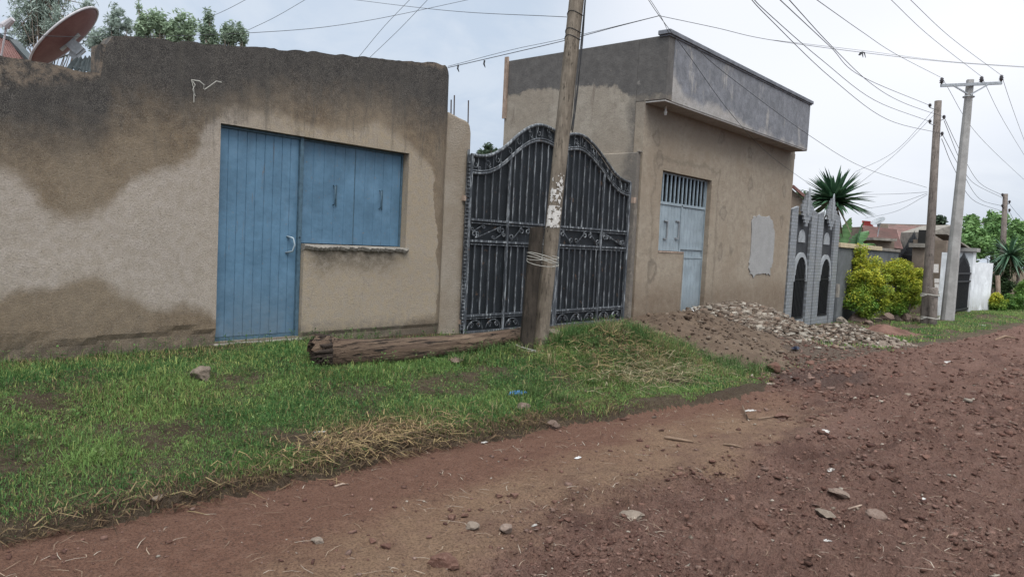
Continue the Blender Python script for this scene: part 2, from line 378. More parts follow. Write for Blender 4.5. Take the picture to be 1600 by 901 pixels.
MAT['concrete'] = simple('cast_concrete', (.31, .295, .28), .9, .25, 3, .006, 45); MAT['cement'] = simple('rough_cement', (.24, .215, .185), .95, .35, 5, .012, 40)
MAT['pillarcem'] = simple('tan_cement_pillar', (.30, .255, .205), .93, .3, 2.2, .014, 60, col2=(.235, .185, .135))
MAT['copinggrey'] = simple('weathered_coping', (.17, .175, .195), .9, .35, 3, .008, 40)
MAT['patch'] = simple('light_cement_patch', (.30, .29, .28), .95, .12, 4, .012, 35)
MAT['dark'] = simple('dark_recess', (.02, .019, .018), .9, .3, 4, .003); MAT['tiles'] = m_tiles()
MAT['gatedark'] = simple('dark_gate_panel', (.035, .036, .040), .5, .35, 5, .003, 50); MAT['gatewhite'] = simple('pale_gate_trim', (.29, .30, .31), .6, .25, 8, .003)
MAT['iron'] = simple('black_iron', (.018, .018, .020), .5, .5, 12, .002, metal=.2); MAT['rebar'] = simple('rusty_rebar', (.07, .05, .042), .8, .4, 20, .003)
MAT['white'] = m_painted('white_wall_paint', (.66, .67, .68), (.25, .24, .2), .8, -.3, .5, (.45, .44, .42)); MAT['greywall'] = simple('dark_grey_wall', (.115, .12, .122), .9, .3, 2.5, .006, 40)
MAT['cream'] = simple('cream_coping', (.47, .38, .25), .85, .2, 4, .005, 40); MAT['brownwall'] = simple('brown_mud_plaster', (.20, .155, .12), .95, .35, 2, .01, 30)
MAT['dishred'] = simple('faded_red_dish', (.12, .042, .038), .6, .3, 5, .002, 60, col2=(.165, .072, .064)); MAT['dishrim'] = simple('pale_dish_rim', (.42, .39, .40), .5, .2, 10, .001)
MAT['galv'] = simple('galvanised_steel', (.33, .34, .35), .5, .25, 12, .002, metal=.5); MAT['redroof'] = m_corrug('rusted_red_roof_sheet', (.20, .10, .085), (.12, .055, .05))
MAT['pinkroof'] = m_corrug('faded_pink_roof_sheet', (.34, .20, .18), (.24, .165, .145)); MAT['tarroof'] = m_corrug('black_roof_sheet', (.03, .04, .042), (.055, .06, .06))
MAT['brightred'] = m_corrug('bright_red_roof_sheet', (.40, .06, .05), (.30, .05, .045))
MAT['cable'] = simple('black_cable', (.03, .03, .032), .6, .1, 5, .0005); MAT['cablegrey'] = simple('grey_cable', (.10, .10, .11), .6, .1, 5, .0005)
MAT['string'] = simple('pale_binding_wire', (.38, .36, .32), .7, .3, 20, .001); MAT['ins'] = simple('dark_ceramic', (.045, .035, .035), .25, .3, 10, .001, spec=.6)
MAT['inswhite'] = simple('pale_ceramic', (.35, .34, .33), .3, .3, 10, .001); MAT['paper'] = simple('torn_paper', (.46, .43, .40), .9, .25, 25, .002, 60)
MAT['bluebag'] = simple('blue_plastic', (.05, .24, .58), .35, .4, 15, .006, 30, spec=.5); MAT['whitebag'] = simple('white_plastic', (.62, .61, .60), .4, .25, 15, .006, 30, spec=.5)
MAT['redbag'] = simple('red_plastic', (.50, .03, .03), .4, .4, 15, .006, 30); MAT['blackbag'] = simple('dark_blue_plastic', (.03, .035, .06), .3, .4, 15, .006, 30)
MAT['trunk'] = m_wood('bark', (.13, .105, .085), (.24, .20, .165)); MAT['stick'] = simple('dry_stick', (.21, .14, .095), .9, .4, 20, .004)
MAT['glass'] = simple('lamp_glass', (.6, .6, .58), .2, .1, 5, .0005)
MAT['reddoor'] = simple('red_painted_door', (.24, .055, .045), .6, .3, 6, .003)

# ------------------------------------------------------------------ mesh helpers
def P3(v): return np.array(v, float)
class MB:
    def __init__(s): s.v = []; s.f = []
    def add(s, vs, fs):
        o = len(s.v); s.v += [tuple(map(float, q)) for q in vs]; s.f += [tuple(i+o for i in q) for q in fs]; return s
    def box(s, x0, x1, y0, y1, z0, z1):
        return s.add([(x0, y0, z0), (x1, y0, z0), (x1, y1, z0), (x0, y1, z0), (x0, y0, z1), (x1, y0, z1), (x1, y1, z1), (x0, y1, z1)],
                     [(3, 2, 1, 0), (4, 5, 6, 7), (0, 1, 5, 4), (1, 2, 6, 5), (2, 3, 7, 6), (3, 0, 4, 7)])
    def tube(s, pts, r, n=8, closed=False, cap=True, flat=1.0, jit=0):
        pts = [P3(q) for q in pts]; m = len(pts)
        rs = r if hasattr(r, '__len__') else [r]*m
        up = P3((0, 0, 1)); rings = []; prev = None
        for i, q in enumerate(pts):
            t = pts[min(i+1, m-1)]-pts[max(i-1, 0)]; t = t/(np.linalg.norm(t)+1e-9)
            if prev is None:
                a = np.cross(t, up)
                if np.linalg.norm(a) < .1: a = np.cross(t, P3((1, 0, 0)))
            else: a = prev-t*np.dot(prev, t)
            a = a/(np.linalg.norm(a)+1e-9); prev = a; b = np.cross(t, a)
            rings.append([q+(a*cos(2*pi*k/n)*flat+b*sin(2*pi*k/n))*rs[i]*(1+(random.uniform(-jit, jit) if jit else 0)) for k in range(n)])
        vs = [v for R in rings for v in R]; fs = []
        for i in range(m-1):
            for k in range(n): fs.append((i*n+k, i*n+(k+1) % n, (i+1)*n+(k+1) % n, (i+1)*n+k))
        if cap: fs.append(tuple(range(n))[::-1]); fs.append(tuple((m-1)*n+k for k in range(n)))
        return s.add(vs, fs)
    def bar(s, a, b, w, h=None, up=(0, 0, 1)):
        a = P3(a); b = P3(b); h = h or w; t = b-a; t /= np.linalg.norm(t)+1e-9
        u = np.cross(t, P3(up))
        if np.linalg.norm(u) < .05: u = np.cross(t, P3((0, 1, 0)))
        u /= np.linalg.norm(u); v = np.cross(u, t)
        c = [(-1, -1), (1, -1), (1, 1), (-1, 1)]
        vs = [a+u*w/2*i+v*h/2*j for i, j in c]+[b+u*w/2*i+v*h/2*j for i, j in c]
        return s.add(vs, [(0, 1, 2, 3), (7, 6, 5, 4), (0, 4, 5, 1), (1, 5, 6, 2), (2, 6, 7, 3), (3, 7, 4, 0)])
    def prism(s, poly, y0, y1):     # poly in x,z
        n = len(poly); vs = [(x, y0, z) for x, z in poly]+[(x, y1, z) for x, z in poly]
        return s.add(vs, [tuple(range(n)), tuple(range(2*n-1, n-1, -1))]+[(i, i+n, (i+1) % n+n, (i+1) % n) for i in range(n)])
    def build(s, name, mat, parent=None, loc=None, smooth=False, bevel=0):
        if parent is not None: o3 = P3(parent['_w'])
        else: o3 = P3(loc) if loc is not None else P3((0, 0, 0))
        l3 = P3((0, 0, 0)) if parent is not None else o3
        me = bpy.data.meshes.new(name)
        base = P3(loc) if (parent is not None and loc is not None) else (o3 if parent is None else o3)
        me.from_pydata([tuple(P3(v)-base) for v in s.v], [], s.f); me.validate(); me.update()
        me.materials.append(MAT[mat])
        if smooth: me.polygons.foreach_set('use_smooth', [True]*len(me.polygons))
        o = bpy.data.objects.new(name, me); COL.objects.link(o)
        o.location = tuple(base-o3) if parent is not None else tuple(base)
        o['_w'] = tuple(map(float, base))
        if parent is not None: o.parent = parent
        if bevel:
            b = o.modifiers.new('bevel', 'BEVEL'); b.width = bevel; b.segments = 2; b.limit_method = 'ANGLE'
        return o
def tag(o, label=None, cat=None, group=None, kind=None):
    for k, v in (('label', label), ('category', cat), ('group', group), ('kind', kind)):
        if v: o[k] = v
    return o
def thing(name, loc, label, cat, group=None):
    o = bpy.data.objects.new(name, None); COL.objects.link(o); o.location = tuple(map(float, loc)); o['_w'] = tuple(map(float, loc))
    o.empty_display_size = .1
    return tag(o, label, cat, group)
def np_mesh(name, V, Q, mat, parent=None, loc=(0, 0, 0), tint=None, smooth=False):
    """V (n,3), Q (m,k) faces of k corners"""
    V = np.asarray(V, np.float32)-np.asarray(loc, np.float32); Q = np.asarray(Q, np.int32); k = Q.shape[1]
    me = bpy.data.meshes.new(name); me.vertices.add(len(V)); me.vertices.foreach_set('co', V.ravel())
    me.loops.add(Q.size); me.loops.foreach_set('vertex_index', Q.ravel())
    me.polygons.add(len(Q)); me.polygons.foreach_set('loop_start', np.arange(0, Q.size, k, dtype=np.int32))
    if smooth: me.polygons.foreach_set('use_smooth', np.ones(len(Q), bool))
    me.update(calc_edges=True)
    if tint is not None:
        a = me.color_attributes.new('tint', 'FLOAT_COLOR', 'POINT')
        c = np.ones((len(V), 4), np.float32); c[:, :3] = tint; a.data.foreach_set('color', c.ravel())
    me.materials.append(MAT[mat])
    o = bpy.data.objects.new(name, me); COL.objects.link(o)
    w = P3(loc)
    if parent is not None: o.parent = parent; o.location = tuple(w-P3(parent['_w']))
    else: o.location = tuple(w)
    o['_w'] = tuple(map(float, w))
    return o

def rock_mesh(c, s, seed=0, sub=1, ang=.35):
    """irregular stone: returns verts, faces. c centre, s (sx,sy,sz)"""
    t = (1+5**.5)/2
    V = [(-1, t, 0), (1, t, 0), (-1, -t, 0), (1, -t, 0), (0, -1, t), (0, 1, t), (0, -1, -t), (0, 1, -t), (t, 0, -1), (t, 0, 1), (-t, 0, -1), (-t, 0, 1)]
    Fc = [(0, 11, 5), (0, 5, 1), (0, 1, 7), (0, 7, 10), (0, 10, 11), (1, 5, 9), (5, 11, 4), (11, 10, 2), (10, 7, 6), (7, 1, 8), (3, 9, 4), (3, 4, 2), (3, 2, 6), (3, 6, 8), (3, 8, 9), (4, 9, 5), (2, 4, 11), (6, 2, 10), (8, 6, 7), (9, 8, 1)]
    V = [P3(v)/np.linalg.norm(v) for v in V]
    for _ in range(sub):
        cache = {}; nf = []
        def md(a, b):
            k = (min(a, b), max(a, b))
            if k not in cache: q = V[a]+V[b]; V.append(q/np.linalg.norm(q)); cache[k] = len(V)-1
            return cache[k]
        for a, b, d in Fc:
            x, y, z = md(a, b), md(b, d), md(d, a); nf += [(a, x, z), (b, y, x), (d, z, y), (x, y, z)]
        Fc = nf
    A = np.array(V); r = np.random.default_rng(seed)
    # chop with random planes for an angular look
    for _ in range(7):
        n = r.normal(size=3); n /= np.linalg.norm(n); k = r.uniform(.45, .85)
        d = A@n; A = A-np.outer(np.maximum(d-k, 0), n)
    A = A*(1+r.uniform(-ang*.25, ang*.25, size=(len(A), 1)))
    q = r.uniform(0, 6.28); R = np.array([[cos(q), -sin(q), 0], [sin(q), cos(q), 0], [0, 0, 1]])
    A = (A*np.array(s))@R.T + P3(c)
    return A, Fc

def stone(name, px, py, w, label, cat='stone', mat='rock', squash=.6, seed=None, group=None, depth_ratio=.8, sub=2):
    p = ground(px, py); dep = np.dot(p-P3((0, 0, CZ)), CF); s = w/2*dep/F
    A, Fc = rock_mesh((p[0], p[1]+s*.4, p[2]+s*squash*.45), (s, s*depth_ratio, s*squash), seed if seed is not None else int(px*7+py), sub)
    return tag(MB().add(A, Fc).build(name, mat, loc=(p[0], p[1]+s*.4, p[2])), label, cat, group)

# ------------------------------------------------------------------ terrain
def build_ground():
    a0 = _a
    fine = np.arange(radians(-43), radians(43), radians(.115))
    coarse = np.linspace(radians(43), radians(317), 60)
    ang = a0+np.concatenate([fine, coarse])
    r = [.7]
    while r[-1] < 60: r.append(r[-1]*(1.0065 if r[-1] < 12 else 1.011))
    while r[-1] < 1500: r.append(r[-1]*1.25)
    r = np.array(r)
    A, R = np.meshgrid(ang, r); X = R*np.cos(A); Y = R*np.sin(A)
    Z = height(X, Y, True)
    Z = np.where(R > 70, height(X, Y), Z)
    n, m = X.shape
    V = np.stack([X.ravel(), Y.ravel(), Z.ravel()], 1)
    i, j = np.meshgrid(np.arange(n-1), np.arange(m), indexing='ij'); j2 = (j+1) % m
    Q = np.stack([i*m+j, (i+1)*m+j, (i+1)*m+j2, i*m+j2], -1).reshape(-1, 4)[:, ::-1]
    cen = V[Q].mean(1)
    e = edge(cen[:, 0]) + .05*fbm(cen[:, 0]*9, cen[:, 1]*9, 2)
    isroad = (cen[:, 1] < e) & (cen[:, 1] > -5.5)
    # centre cap
    for name, mask, mat in (('dirt_road', isroad, 'road'), ('ground', ~isroad, 'verge')):
        q = Q[mask]; u, inv = np.unique(q, return_inverse=True)
        vv = V[u]; qq = inv.reshape(q.shape)
        if name == 'dirt_road':
            c = len(vv); vv = np.vstack([vv, [[0, 0, H(0, 0)]]])
        o = np_mesh(name, vv, qq, mat, smooth=True); tag(o, kind='structure')
build_ground()

# ------------------------------------------------------------------ grass
def blades(pos, h, w, tint, lean=.5):
    n = len(pos); a = RNG.uniform(0, 2*pi, n); ln = RNG.uniform(.1, 1, n)*lean
    d = np.stack([np.cos(a), np.sin(a), np.zeros(n)], 1); sd = np.stack([-np.sin(a), np.cos(a), np.zeros(n)], 1)
    up = np.array([0, 0, 1.0])
    b = pos; hh = h[:, None]; ww = w[:, None]; L = ln[:, None]
    m = b+up*hh*.55*(1-L*.25)+d*hh*L*.35
    t = b+up*hh*(1-L*.55)+d*hh*L*1.1
    V = np.stack([b-sd*ww/2, b+sd*ww/2, m+sd*ww*.42, m-sd*ww*.42, t], 1).reshape(-1, 3)
    k = np.arange(n)[:, None]*5
    T = np.concatenate([k+[0, 1, 2], k+[0, 2, 3], k+[3, 2, 4]])
    return V, T, np.repeat(tint, 5, 0)
def grass_tint(x, y, dry):
    n = len(x); u = RNG.random(n)
    pn = fbm(x*1.1, y*1.3, 3)+.18*RNG.normal(size=n)
    g1 = np.array([.052, .120, .036]); g2 = np.array([.138, .215, .062]); ye = np.array([.27, .31, .10]); br = np.array([.22, .165, .085]); dk = np.array([.075, .055, .034])
    t = np.clip(pn*1.4+.5, 0, 1)[:, None]; c = g1*(1-t)+g2*t
    yel = (u < np.clip(.12+.32*np.clip(fbm(x*.8+7, y*.9, 2)+.1, 0, 1), 0, 1))[:, None]
    c = np.where(yel, ye*RNG.uniform(.6, 1.1, (n, 1)), c)
    u2 = RNG.random(n); isd = (u2 < dry)[:, None]
    c = np.where(isd, np.where(RNG.random((n, 1)) < .35, dk, br)*RNG.uniform(.6, 1.4, (n, 1)), c)
    return c*RNG.uniform(.75, 1.3, (n, 1))
def build_grass():
    N = 480000
    x = RNG.uniform(.1, 10.8, N); y = RNG.uniform(3.3, 6.97, N)
    # keep what a camera standing near could see
    e = edge(x); d = y-e
    dist = np.hypot(x, y); keepp = np.clip((5.2/dist)**1.2, .25, 1)
    den = ss(d, -.02, .10)*keepp
    den *= 1-.93*ss(x+.5*fbm(x*2, y*2, 2)+.8*ss(y, 5.2, 6.2), 8.9, 9.7)
    patch = fbm(x*2.1, y*2.4, 3)
    den *= np.clip(1.05+1.2*patch, .6, 1)
    den *= 1-.75*ss(6.93-y, .25, .05)*(x > 4.7)
    bare = np.exp(-((x-5.9)/.8)**2-((y-5.6)/.45)**2)+np.exp(-((x-6.5)/.5)**2-((y-6.2)/.7)**2)
    den *= np.clip(1-.85*bare, 0, 1)
    k = RNG.random(N) < den; x, y, d, e = x[k], y[k], d[k], e[k]
    z = height(x, y)
    dry = .05+.80*ss(.20-d+.16*fbm(x*3, y*3, 2), -.06, .2)*(1-.75*ss(x, 5, 6.5))
    dry += .50*np.exp(-((x-8.0)/1.15)**2-((y-4.55)/.62)**2)+.45*np.exp(-((x-3.4)/.42)**2-((y-4.15)/.32)**2)*1.6
    dry += .35*ss(y, 6.4, 6.9)
    dry += .35*ss(x, 6.6, 9.4)
    dry = np.clip(dry+.25*fbm(x*2.6+3, y*2.6, 2), 0, .97)
    h = (.026+.036*RNG.random(len(x)))*(1+1.3*np.clip(fbm(x*1.7, y*1.7+4, 3), -.4, .6))
    h *= np.where(d < .2, .75, 1.0)*(1+1.3*np.exp(-((x-8.0)/1.2)**2-((y-4.6)/.7)**2))
    tall = RNG.random(len(x)) < .025; h = np.where(tall, h*1.9, h)
    w = RNG.uniform(.002, .0042, len(x))*np.clip(np.hypot(x, y)/4.5, 1, 2)
    V, T, C = blades(np.stack([x, y, z-.004], 1), h, w, grass_tint(x, y, dry), 1.25)
    tag(np_mesh('grass', V, T, 'grass', tint=C), 'green grass with dry straw patches on the verge', 'grass', kind='stuff')
    # grass farther along the lane
    N = 90000
    x = RNG.uniform(13.5, 40, N); y = RNG.uniform(2.8, 6.9, N); d = y-edge(x)
    den = ss(d+.5*fbm(x, y*1.4, 3), .1, .5)*(1-.85*ss(19.2-x+.8*fbm(x, y, 2), 0, 1.5)*ss(y, 4.0, 4.6))*np.clip(.85+2.2*fbm(x*1.1, y*1.6, 3), .05, 1)
    den *= 1-.8*np.exp(-((x-20)/1.8)**2-((y-6.6)/.7)**2)
    den *= 1-.9*ss(y-5.1, 0, .5)*(x > 25)
    k = RNG.random(N) < den; x, y = x[k], y[k]; z = height(x, y)
    V, T, C = blades(np.stack([x, y, z-.004], 1), RNG.uniform(.03, .09, len(x)), RNG.uniform(.008, .016, len(x)), grass_tint(x, y, np.full(len(x), .12))*1.15, .9)
    tag(np_mesh('grass', V, T, 'grass', tint=C), 'low green grass along the lane by the far bushes', 'grass', kind='stuff')
build_grass()
def tufts():
    P_ = []; Hh = []
    for (cx, cy, rx, ry, k) in ((7.6, 4.75, .75, .35, 60), (8.5, 4.35, .6, .3, 45), (6.9, 5.2, .4, .3, 22), (9.0, 3.9, .35, .2, 18), (5.9, 4.4, .7, .3, 16), (6.0, 5.2, .5, .15, 14)):
        for _ in range(k):
            x0 = random.gauss(cx, rx); y0 = random.gauss(cy, ry); hb = random.uniform(.08, .24); m = random.randint(40, 110)
            if y0 < edge(x0)+.05: continue
            for _ in range(m):
                x = x0+random.gauss(0, .05); y = y0+random.gauss(0, .05); P_.append((x, y, H(x, y)-.005)); Hh.append(hb*random.uniform(.5, 1.1))
    P_ = np.array(P_); n = len(P_); u = fbm(P_[:, 0]*2.3, P_[:, 1]*2.3, 2)[:, None]+RNG.normal(0, .25, (n, 1))
    C = np.where(u < .05, np.array([.06, .115, .035]), np.where(u < .3, np.array([.13, .17, .06]), np.array([.26, .20, .115])))*RNG.uniform(.6, 1.3, (n, 1))
    V, T, C = blades(P_, np.array(Hh), RNG.uniform(.003, .006, n), C, 1.1)
    tag(np_mesh('tall_grass', V, T, 'grass', tint=C), 'rank tufts of taller weeds and grass on the bank right of the leaning pole', 'grass', kind='stuff')
tufts()

def straw_pile(px, py, rx, ry, n, label, L=.16, cols=((.30, .22, .11), (.20, .13, .075), (.10, .07, .045)), rr=.0022, hh=.05):
    p = ground(px, py); m = MB()
    Vs = []; Ts = []; Cs = []
    for i in range(n):
        x = p[0]+random.gauss(0, rx); y = p[1]+random.gauss(0, ry); a = random.uniform(0, 2*pi); l = L*random.uniform(.4, 1.3)
        if y < edge(x)-.06: y = float(edge(x))-.03
        z = H(x, y)+random.uniform(0.0, hh); b = random.uniform(-.5, .9); t = random.uniform(-.3, .4)
        q = [P3((x, y, z)), P3((x+cos(a)*l*.5, y+sin(a)*l*.5, z+.02+l*.3*max(t, -.05))), P3((x+cos(a+b)*l, y+sin(a+b)*l, z+l*.25*t))]
        w = rr*random.uniform(.7, 1.6); sd = P3((-sin(a), cos(a), .3))*w; c = random.choice(cols)
        o = len(Vs); Vs += [q[0]-sd, q[0]+sd, q[1]-sd, q[1]+sd, q[2]-sd*.4, q[2]+sd*.4]; Ts += [(o, o+1, o+3, o+2), (o+2, o+3, o+5, o+4)]
        k = random.uniform(.7, 1.3); Cs += [tuple(u*k for u in c)]*6
    o = np_mesh('dry_grass', Vs, Ts, 'grass', loc=p, tint=np.array(Cs)); return tag(o, label, 'straw', kind='stuff')
straw_pile(585, 688, .42, .14, 1100, 'tangled dry straw heap on the verge edge')
straw_pile(950, 560, .55, .25, 700, 'tangle of dry bent grass right of the leaning pole', .2, hh=.10)
straw_pile(200, 780, .9, .08, 280, 'dead brown stalks hanging over the edge of the verge', .13, ((.13, .085, .05), (.07, .045, .03), (.2, .15, .08)))
straw_pile(800, 662, .8, .08, 500, 'dead brown stalks where the verge meets the road', .12, ((.13, .085, .05), (.07, .045, .03)))

def weeds(spots, n, label, hmin=.05, hmax=.16, cols=((.045, .09, .028), (.075, .14, .04), (.13, .17, .065))):
    Vs = []; Qs = []; Cs = []
    for (cx, cy, rx, ry, k) in spots:
        for i in range(k):
            x = random.gauss(cx, rx); y = random.gauss(cy, ry)
            if y < edge(x)+.03 or y > 6.95: continue
            z0 = H(x, y); hh = random.uniform(hmin, hmax); nl = random.randint(5, 11); col = np.array(random.choice(cols))
            for j in range(nl):
                a = random.uniform(0, 2*pi); u = random.random(); L_ = random.uniform(.012, .034); w_ = L_*random.uniform(.18, .36)
                b = P3((x+cos(a)*.02*u, y+sin(a)*.02*u, z0+hh*u)); d = P3((cos(a), sin(a), random.uniform(-.1, .9))); d /= np.linalg.norm(d); s_ = P3((-sin(a), cos(a), 0))
                o = len(Vs); Vs += [b, b+d*L_*.5+s_*w_, b+d*L_, b+d*L_*.5-s_*w_]; Qs.append((o, o+1, o+2, o+3)); Cs += [col*random.uniform(.7, 1.3)]*4
            o = len(Vs); Vs += [P3((x-.002, y, z0)), P3((x+.002, y, z0)), P3((x+.001, y, z0+hh)), P3((x-.001, y, z0+hh))]; Qs.append((o, o+1, o+2, o+3)); Cs += [col*.8]*4
    return tag(np_mesh('weeds', Vs, Qs, 'grass', tint=np.array(Cs)), label, 'weeds', kind='stuff')
weeds([(5.6, 5.5, .9, .3, 320), (6.9, 4.5, .5, .3, 260), (7.9, 4.7, .8, .45, 420), (3.0, 5.2, 1.2, .8, 160), (1.8, 4.6, .8, .5, 80), (4.9, 6.85, .9, .06, 130), (2.3, 6.88, .9, .05, 90), (5.0, 4.3, 1.0, .4, 160), (8.8, 4.0, .5, .3, 160)], 0, 'broad leaved weeds mixed into the verge grass')
straw_pile(1010, 590, .5, .2, 900, 'bleached dead grass hanging down the bank beside the soil heap', .22, ((.30, .25, .16), (.2, .15, .09), (.12, .12, .05)), hh=.10)
straw_pile(420, 745, 1.2, .05, 600, 'dead roots and stalks along the cut edge of the verge', .10, ((.09, .055, .033), (.05, .033, .022), (.13, .09, .05)), hh=.02)

# ------------------------------------------------------------------ gravel, clods and rubble
TINTS = {'clod': [(.11, .057, .043), (.14, .075, .057), (.17, .098, .077), (.085, .042, .033), (.18, .115, .092)], 'greyrock': [(.20, .155, .12), (.26, .22, .18), (.15, .11, .085), (.32, .27, .22), (.18, .115, .09)],
         'rubble': [(.15, .115, .09), (.20, .16, .125), (.26, .215, .175), (.34, .30, .25), (.10, .075, .058), (.17, .12, .09), (.12, .09, .068)], 'soil': [(.09, .062, .044), (.13, .092, .066), (.17, .13, .1), (.07, .048, .034)]}
def many_rocks(name, pts, sizes, mat, label, cat, squash=.65, sub=0, variants=24):
    Vs = []; Fs = []; o = 0; base = []; Cs = []
    for k in range(variants):
        if mat == 'rubble' or mat != 'rubble' and k % 3 == 0:
            rk = np.random.default_rng(70+k); A = np.array([(i, j, l) for l in (-1, 1) for i, j in ((-1, -1), (1, -1), (1, 1), (-1, 1))], float)
            A = A*np.array([rk.uniform(.6, 1.1), rk.uniform(.5, .9), rk.uniform(.25, .6)])+rk.uniform(-.28, .28, (8, 3)); q_ = [(3, 2, 1, 0), (4, 5, 6, 7), (0, 1, 5, 4), (1, 2, 6, 5), (2, 3, 7, 6), (3, 0, 4, 7)]
            Fc = [t_ for a_, b_, c_, d_ in q_ for t_ in ((a_, b_, c_), (a_, c_, d_))]
        else: A, Fc = rock_mesh((0, 0, 0), (1, .85, squash), 900+k, sub)
        base.append((A, np.array(Fc)))
    for p, s in zip(pts, sizes):
        A, Fc = base[random.randrange(variants)]
        q = random.uniform(0, 6.28); R = np.array([[cos(q), -sin(q), 0], [sin(q), cos(q), 0], [0, 0, 1]])
        tx = random.uniform(-.6, .6); R = R@np.array([[1, 0, 0], [0, cos(tx), -sin(tx)], [0, sin(tx), cos(tx)]])
        st_ = np.array([random.uniform(.7, 1.5), 1, random.uniform(.5, 1.2)]); Vs.append((A*s*st_)@R.T+p); Fs.append(Fc+o); o += len(A)
        Cs.append(np.tile(np.array(random.choice(TINTS[mat]))*random.uniform(.8, 1.2), (len(A), 1)))
    ob = np_mesh(name, np.vstack(Vs), np.vstack(Fs), 'pebble', tint=np.vstack(Cs)); return tag(ob, label, cat, kind='stuff')
def gravel():
    pts = []; sz = []; pts2 = []; sz2 = []
    N = 170000
    r = np.exp(RNG.uniform(np.log(2.0), np.log(34), N)); a = _a+RNG.uniform(radians(-42), radians(38), N)
    x = r*np.cos(a); y = r*np.sin(a); e = edge(x); rm = rough_mask(x, y)
    cl = ss(fbm(x*1.6+2, y*2.2, 3), -.05, .35)
    den = np.where(y < e-.02, .05+.95*rm*(.22+.78*cl), 0)
    den = np.where((x > 8.5) & (x < 17) & (y > 3) & (y < 5.5), .7, den)
    k = RNG.random(N) < den; x, y, r = x[k], y[k], r[k]
    s = np.clip(RNG.lognormal(-5.25, .62, len(x)), .002, .019)*np.clip(r/4.5, .8, 2.2)
    z = height(x, y, True)
    for i in range(len(x)):
        P = P3((x[i], y[i], z[i]+s[i]*.25))
        if random.random() < .91: pts.append(P); sz.append(s[i])
        else: pts2.append(P); sz2.append(s[i]*.8)
    many_rocks('gravel', pts, sz, 'clod', 'loose red brown crumbs of dirt over the road', 'gravel')
    many_rocks('gravel', pts2, sz2, 'greyrock', 'small pale pebbles scattered over the dirt road', 'gravel')
gravel()

def heap(name, cx, cy, rx, ry, amp, mat, label, cat, rot=0, n=70, rough=.03, power=1.0):
    m = MB(); vs = []; fs = []
    for j in range(n+1):
        rr = (j/n)*1.75
        for i in range(n):
            a = 2*pi*i/n; u = rr*cos(a); v = rr*sin(a)
            x = cx+(u*rx*cos(rot)-v*ry*sin(rot)); y = cy+(u*rx*sin(rot)+v*ry*cos(rot))
            y = min(y, 6.96)
            b = amp*exp(-(rr**2)*power)*(1+.25*float(fbm(x*2.2, y*2.2, 3)))
            z = H(x, y)+b+rough*float(fbm(x*8, y*8, 4, .6))*min(1, b/amp*3+.15)-.018*(rr/1.75)**4-.012
            vs.append((x, y, z))
    for j in range(n):
        for i in range(n): fs.append((j*n+i, j*n+(i+1) % n, (j+1)*n+(i+1) % n, (j+1)*n+i))
    vs2 = vs
    o = m.add(vs2, fs).build(name, mat, loc=(cx, cy, H(cx, cy)), smooth=True); tag(o, label, cat)
    def hz(x, y):
        dx, dy = x-cx, y-cy; u = (dx*cos(rot)+dy*sin(rot))/rx; v = (-dx*sin(rot)+dy*cos(rot))/ry
        return H(x, y)+amp*exp(-(u*u+v*v)*power)
    return o, hz
_, hz1 = heap('soil_heap', 11.3, 5.75, 1.9, 1.0, .30, 'soil', 'brown soil heap in front of the grey blue door', 'soil heap', rot=radians(28), rough=.06)
_, hz3 = heap('soil_heap', 10.1, 4.55, 1.0, .55, .20, 'soil', 'low brown soil mound spilling from the heap towards the road', 'soil heap', rot=radians(20))
_, hz2 = heap('rubble_heap', 14.1, 6.1, 1.3, .85, .40, 'soil', 'pale heap of broken cement rubble against the tan wall', 'rubble heap', rot=radians(-20), rough=.05)
_, hz4 = heap('rubble_heap', 16.0, 4.6, 1.1, .6, .22, 'greyrock', 'small pale cement heap at the road edge past the rubble', 'rubble heap', rot=radians(-15), rough=.04)
_, hz5 = heap('soil_heap', 20.5, 5.1, .95, .5, .25, 'clod', 'small dark soil heap on the grass before the yellow bushes', 'soil heap', rot=0)
def rubble():
    pts = []; sz = []
    for i in range(6500):
        t = random.random()
        if t < .72: x = random.gauss(14.0, .75); y = random.gauss(5.9, .5); f = hz2
        elif t < .85: x = random.uniform(12.8, 16.2); y = random.gauss(5.0, .35)-(x-14)*.12; f = H
        else: x = random.gauss(16, .7); y = random.gauss(4.55, .3); f = hz4
        if y > 6.9: continue
        s = min(.055, random.lognormvariate(-3.75, .55)); pts.append(P3((x, y, f(x, y)+s*.3))); sz.append(s)
    many_rocks('rubble', pts, sz, 'rubble', 'broken cement and stone pieces of the rubble heap', 'rubble', squash=.38, sub=0)
    pts = []; sz = []
    for i in range(700):
        x = random.gauss(10.6, 1.2); y = random.gauss(4.9, .7)
        if y > 6.85 or y < 3.2: continue
        s = min(.05, random.lognormvariate(-4.2, .5)); pts.append(P3((x, y, max(hz1(x, y), hz3(x, y))+s*.2))); sz.append(s)
    many_rocks('soil_crumbs', pts, sz, 'soil', 'loose crumbs of brown soil on the heap', 'soil')
rubble()

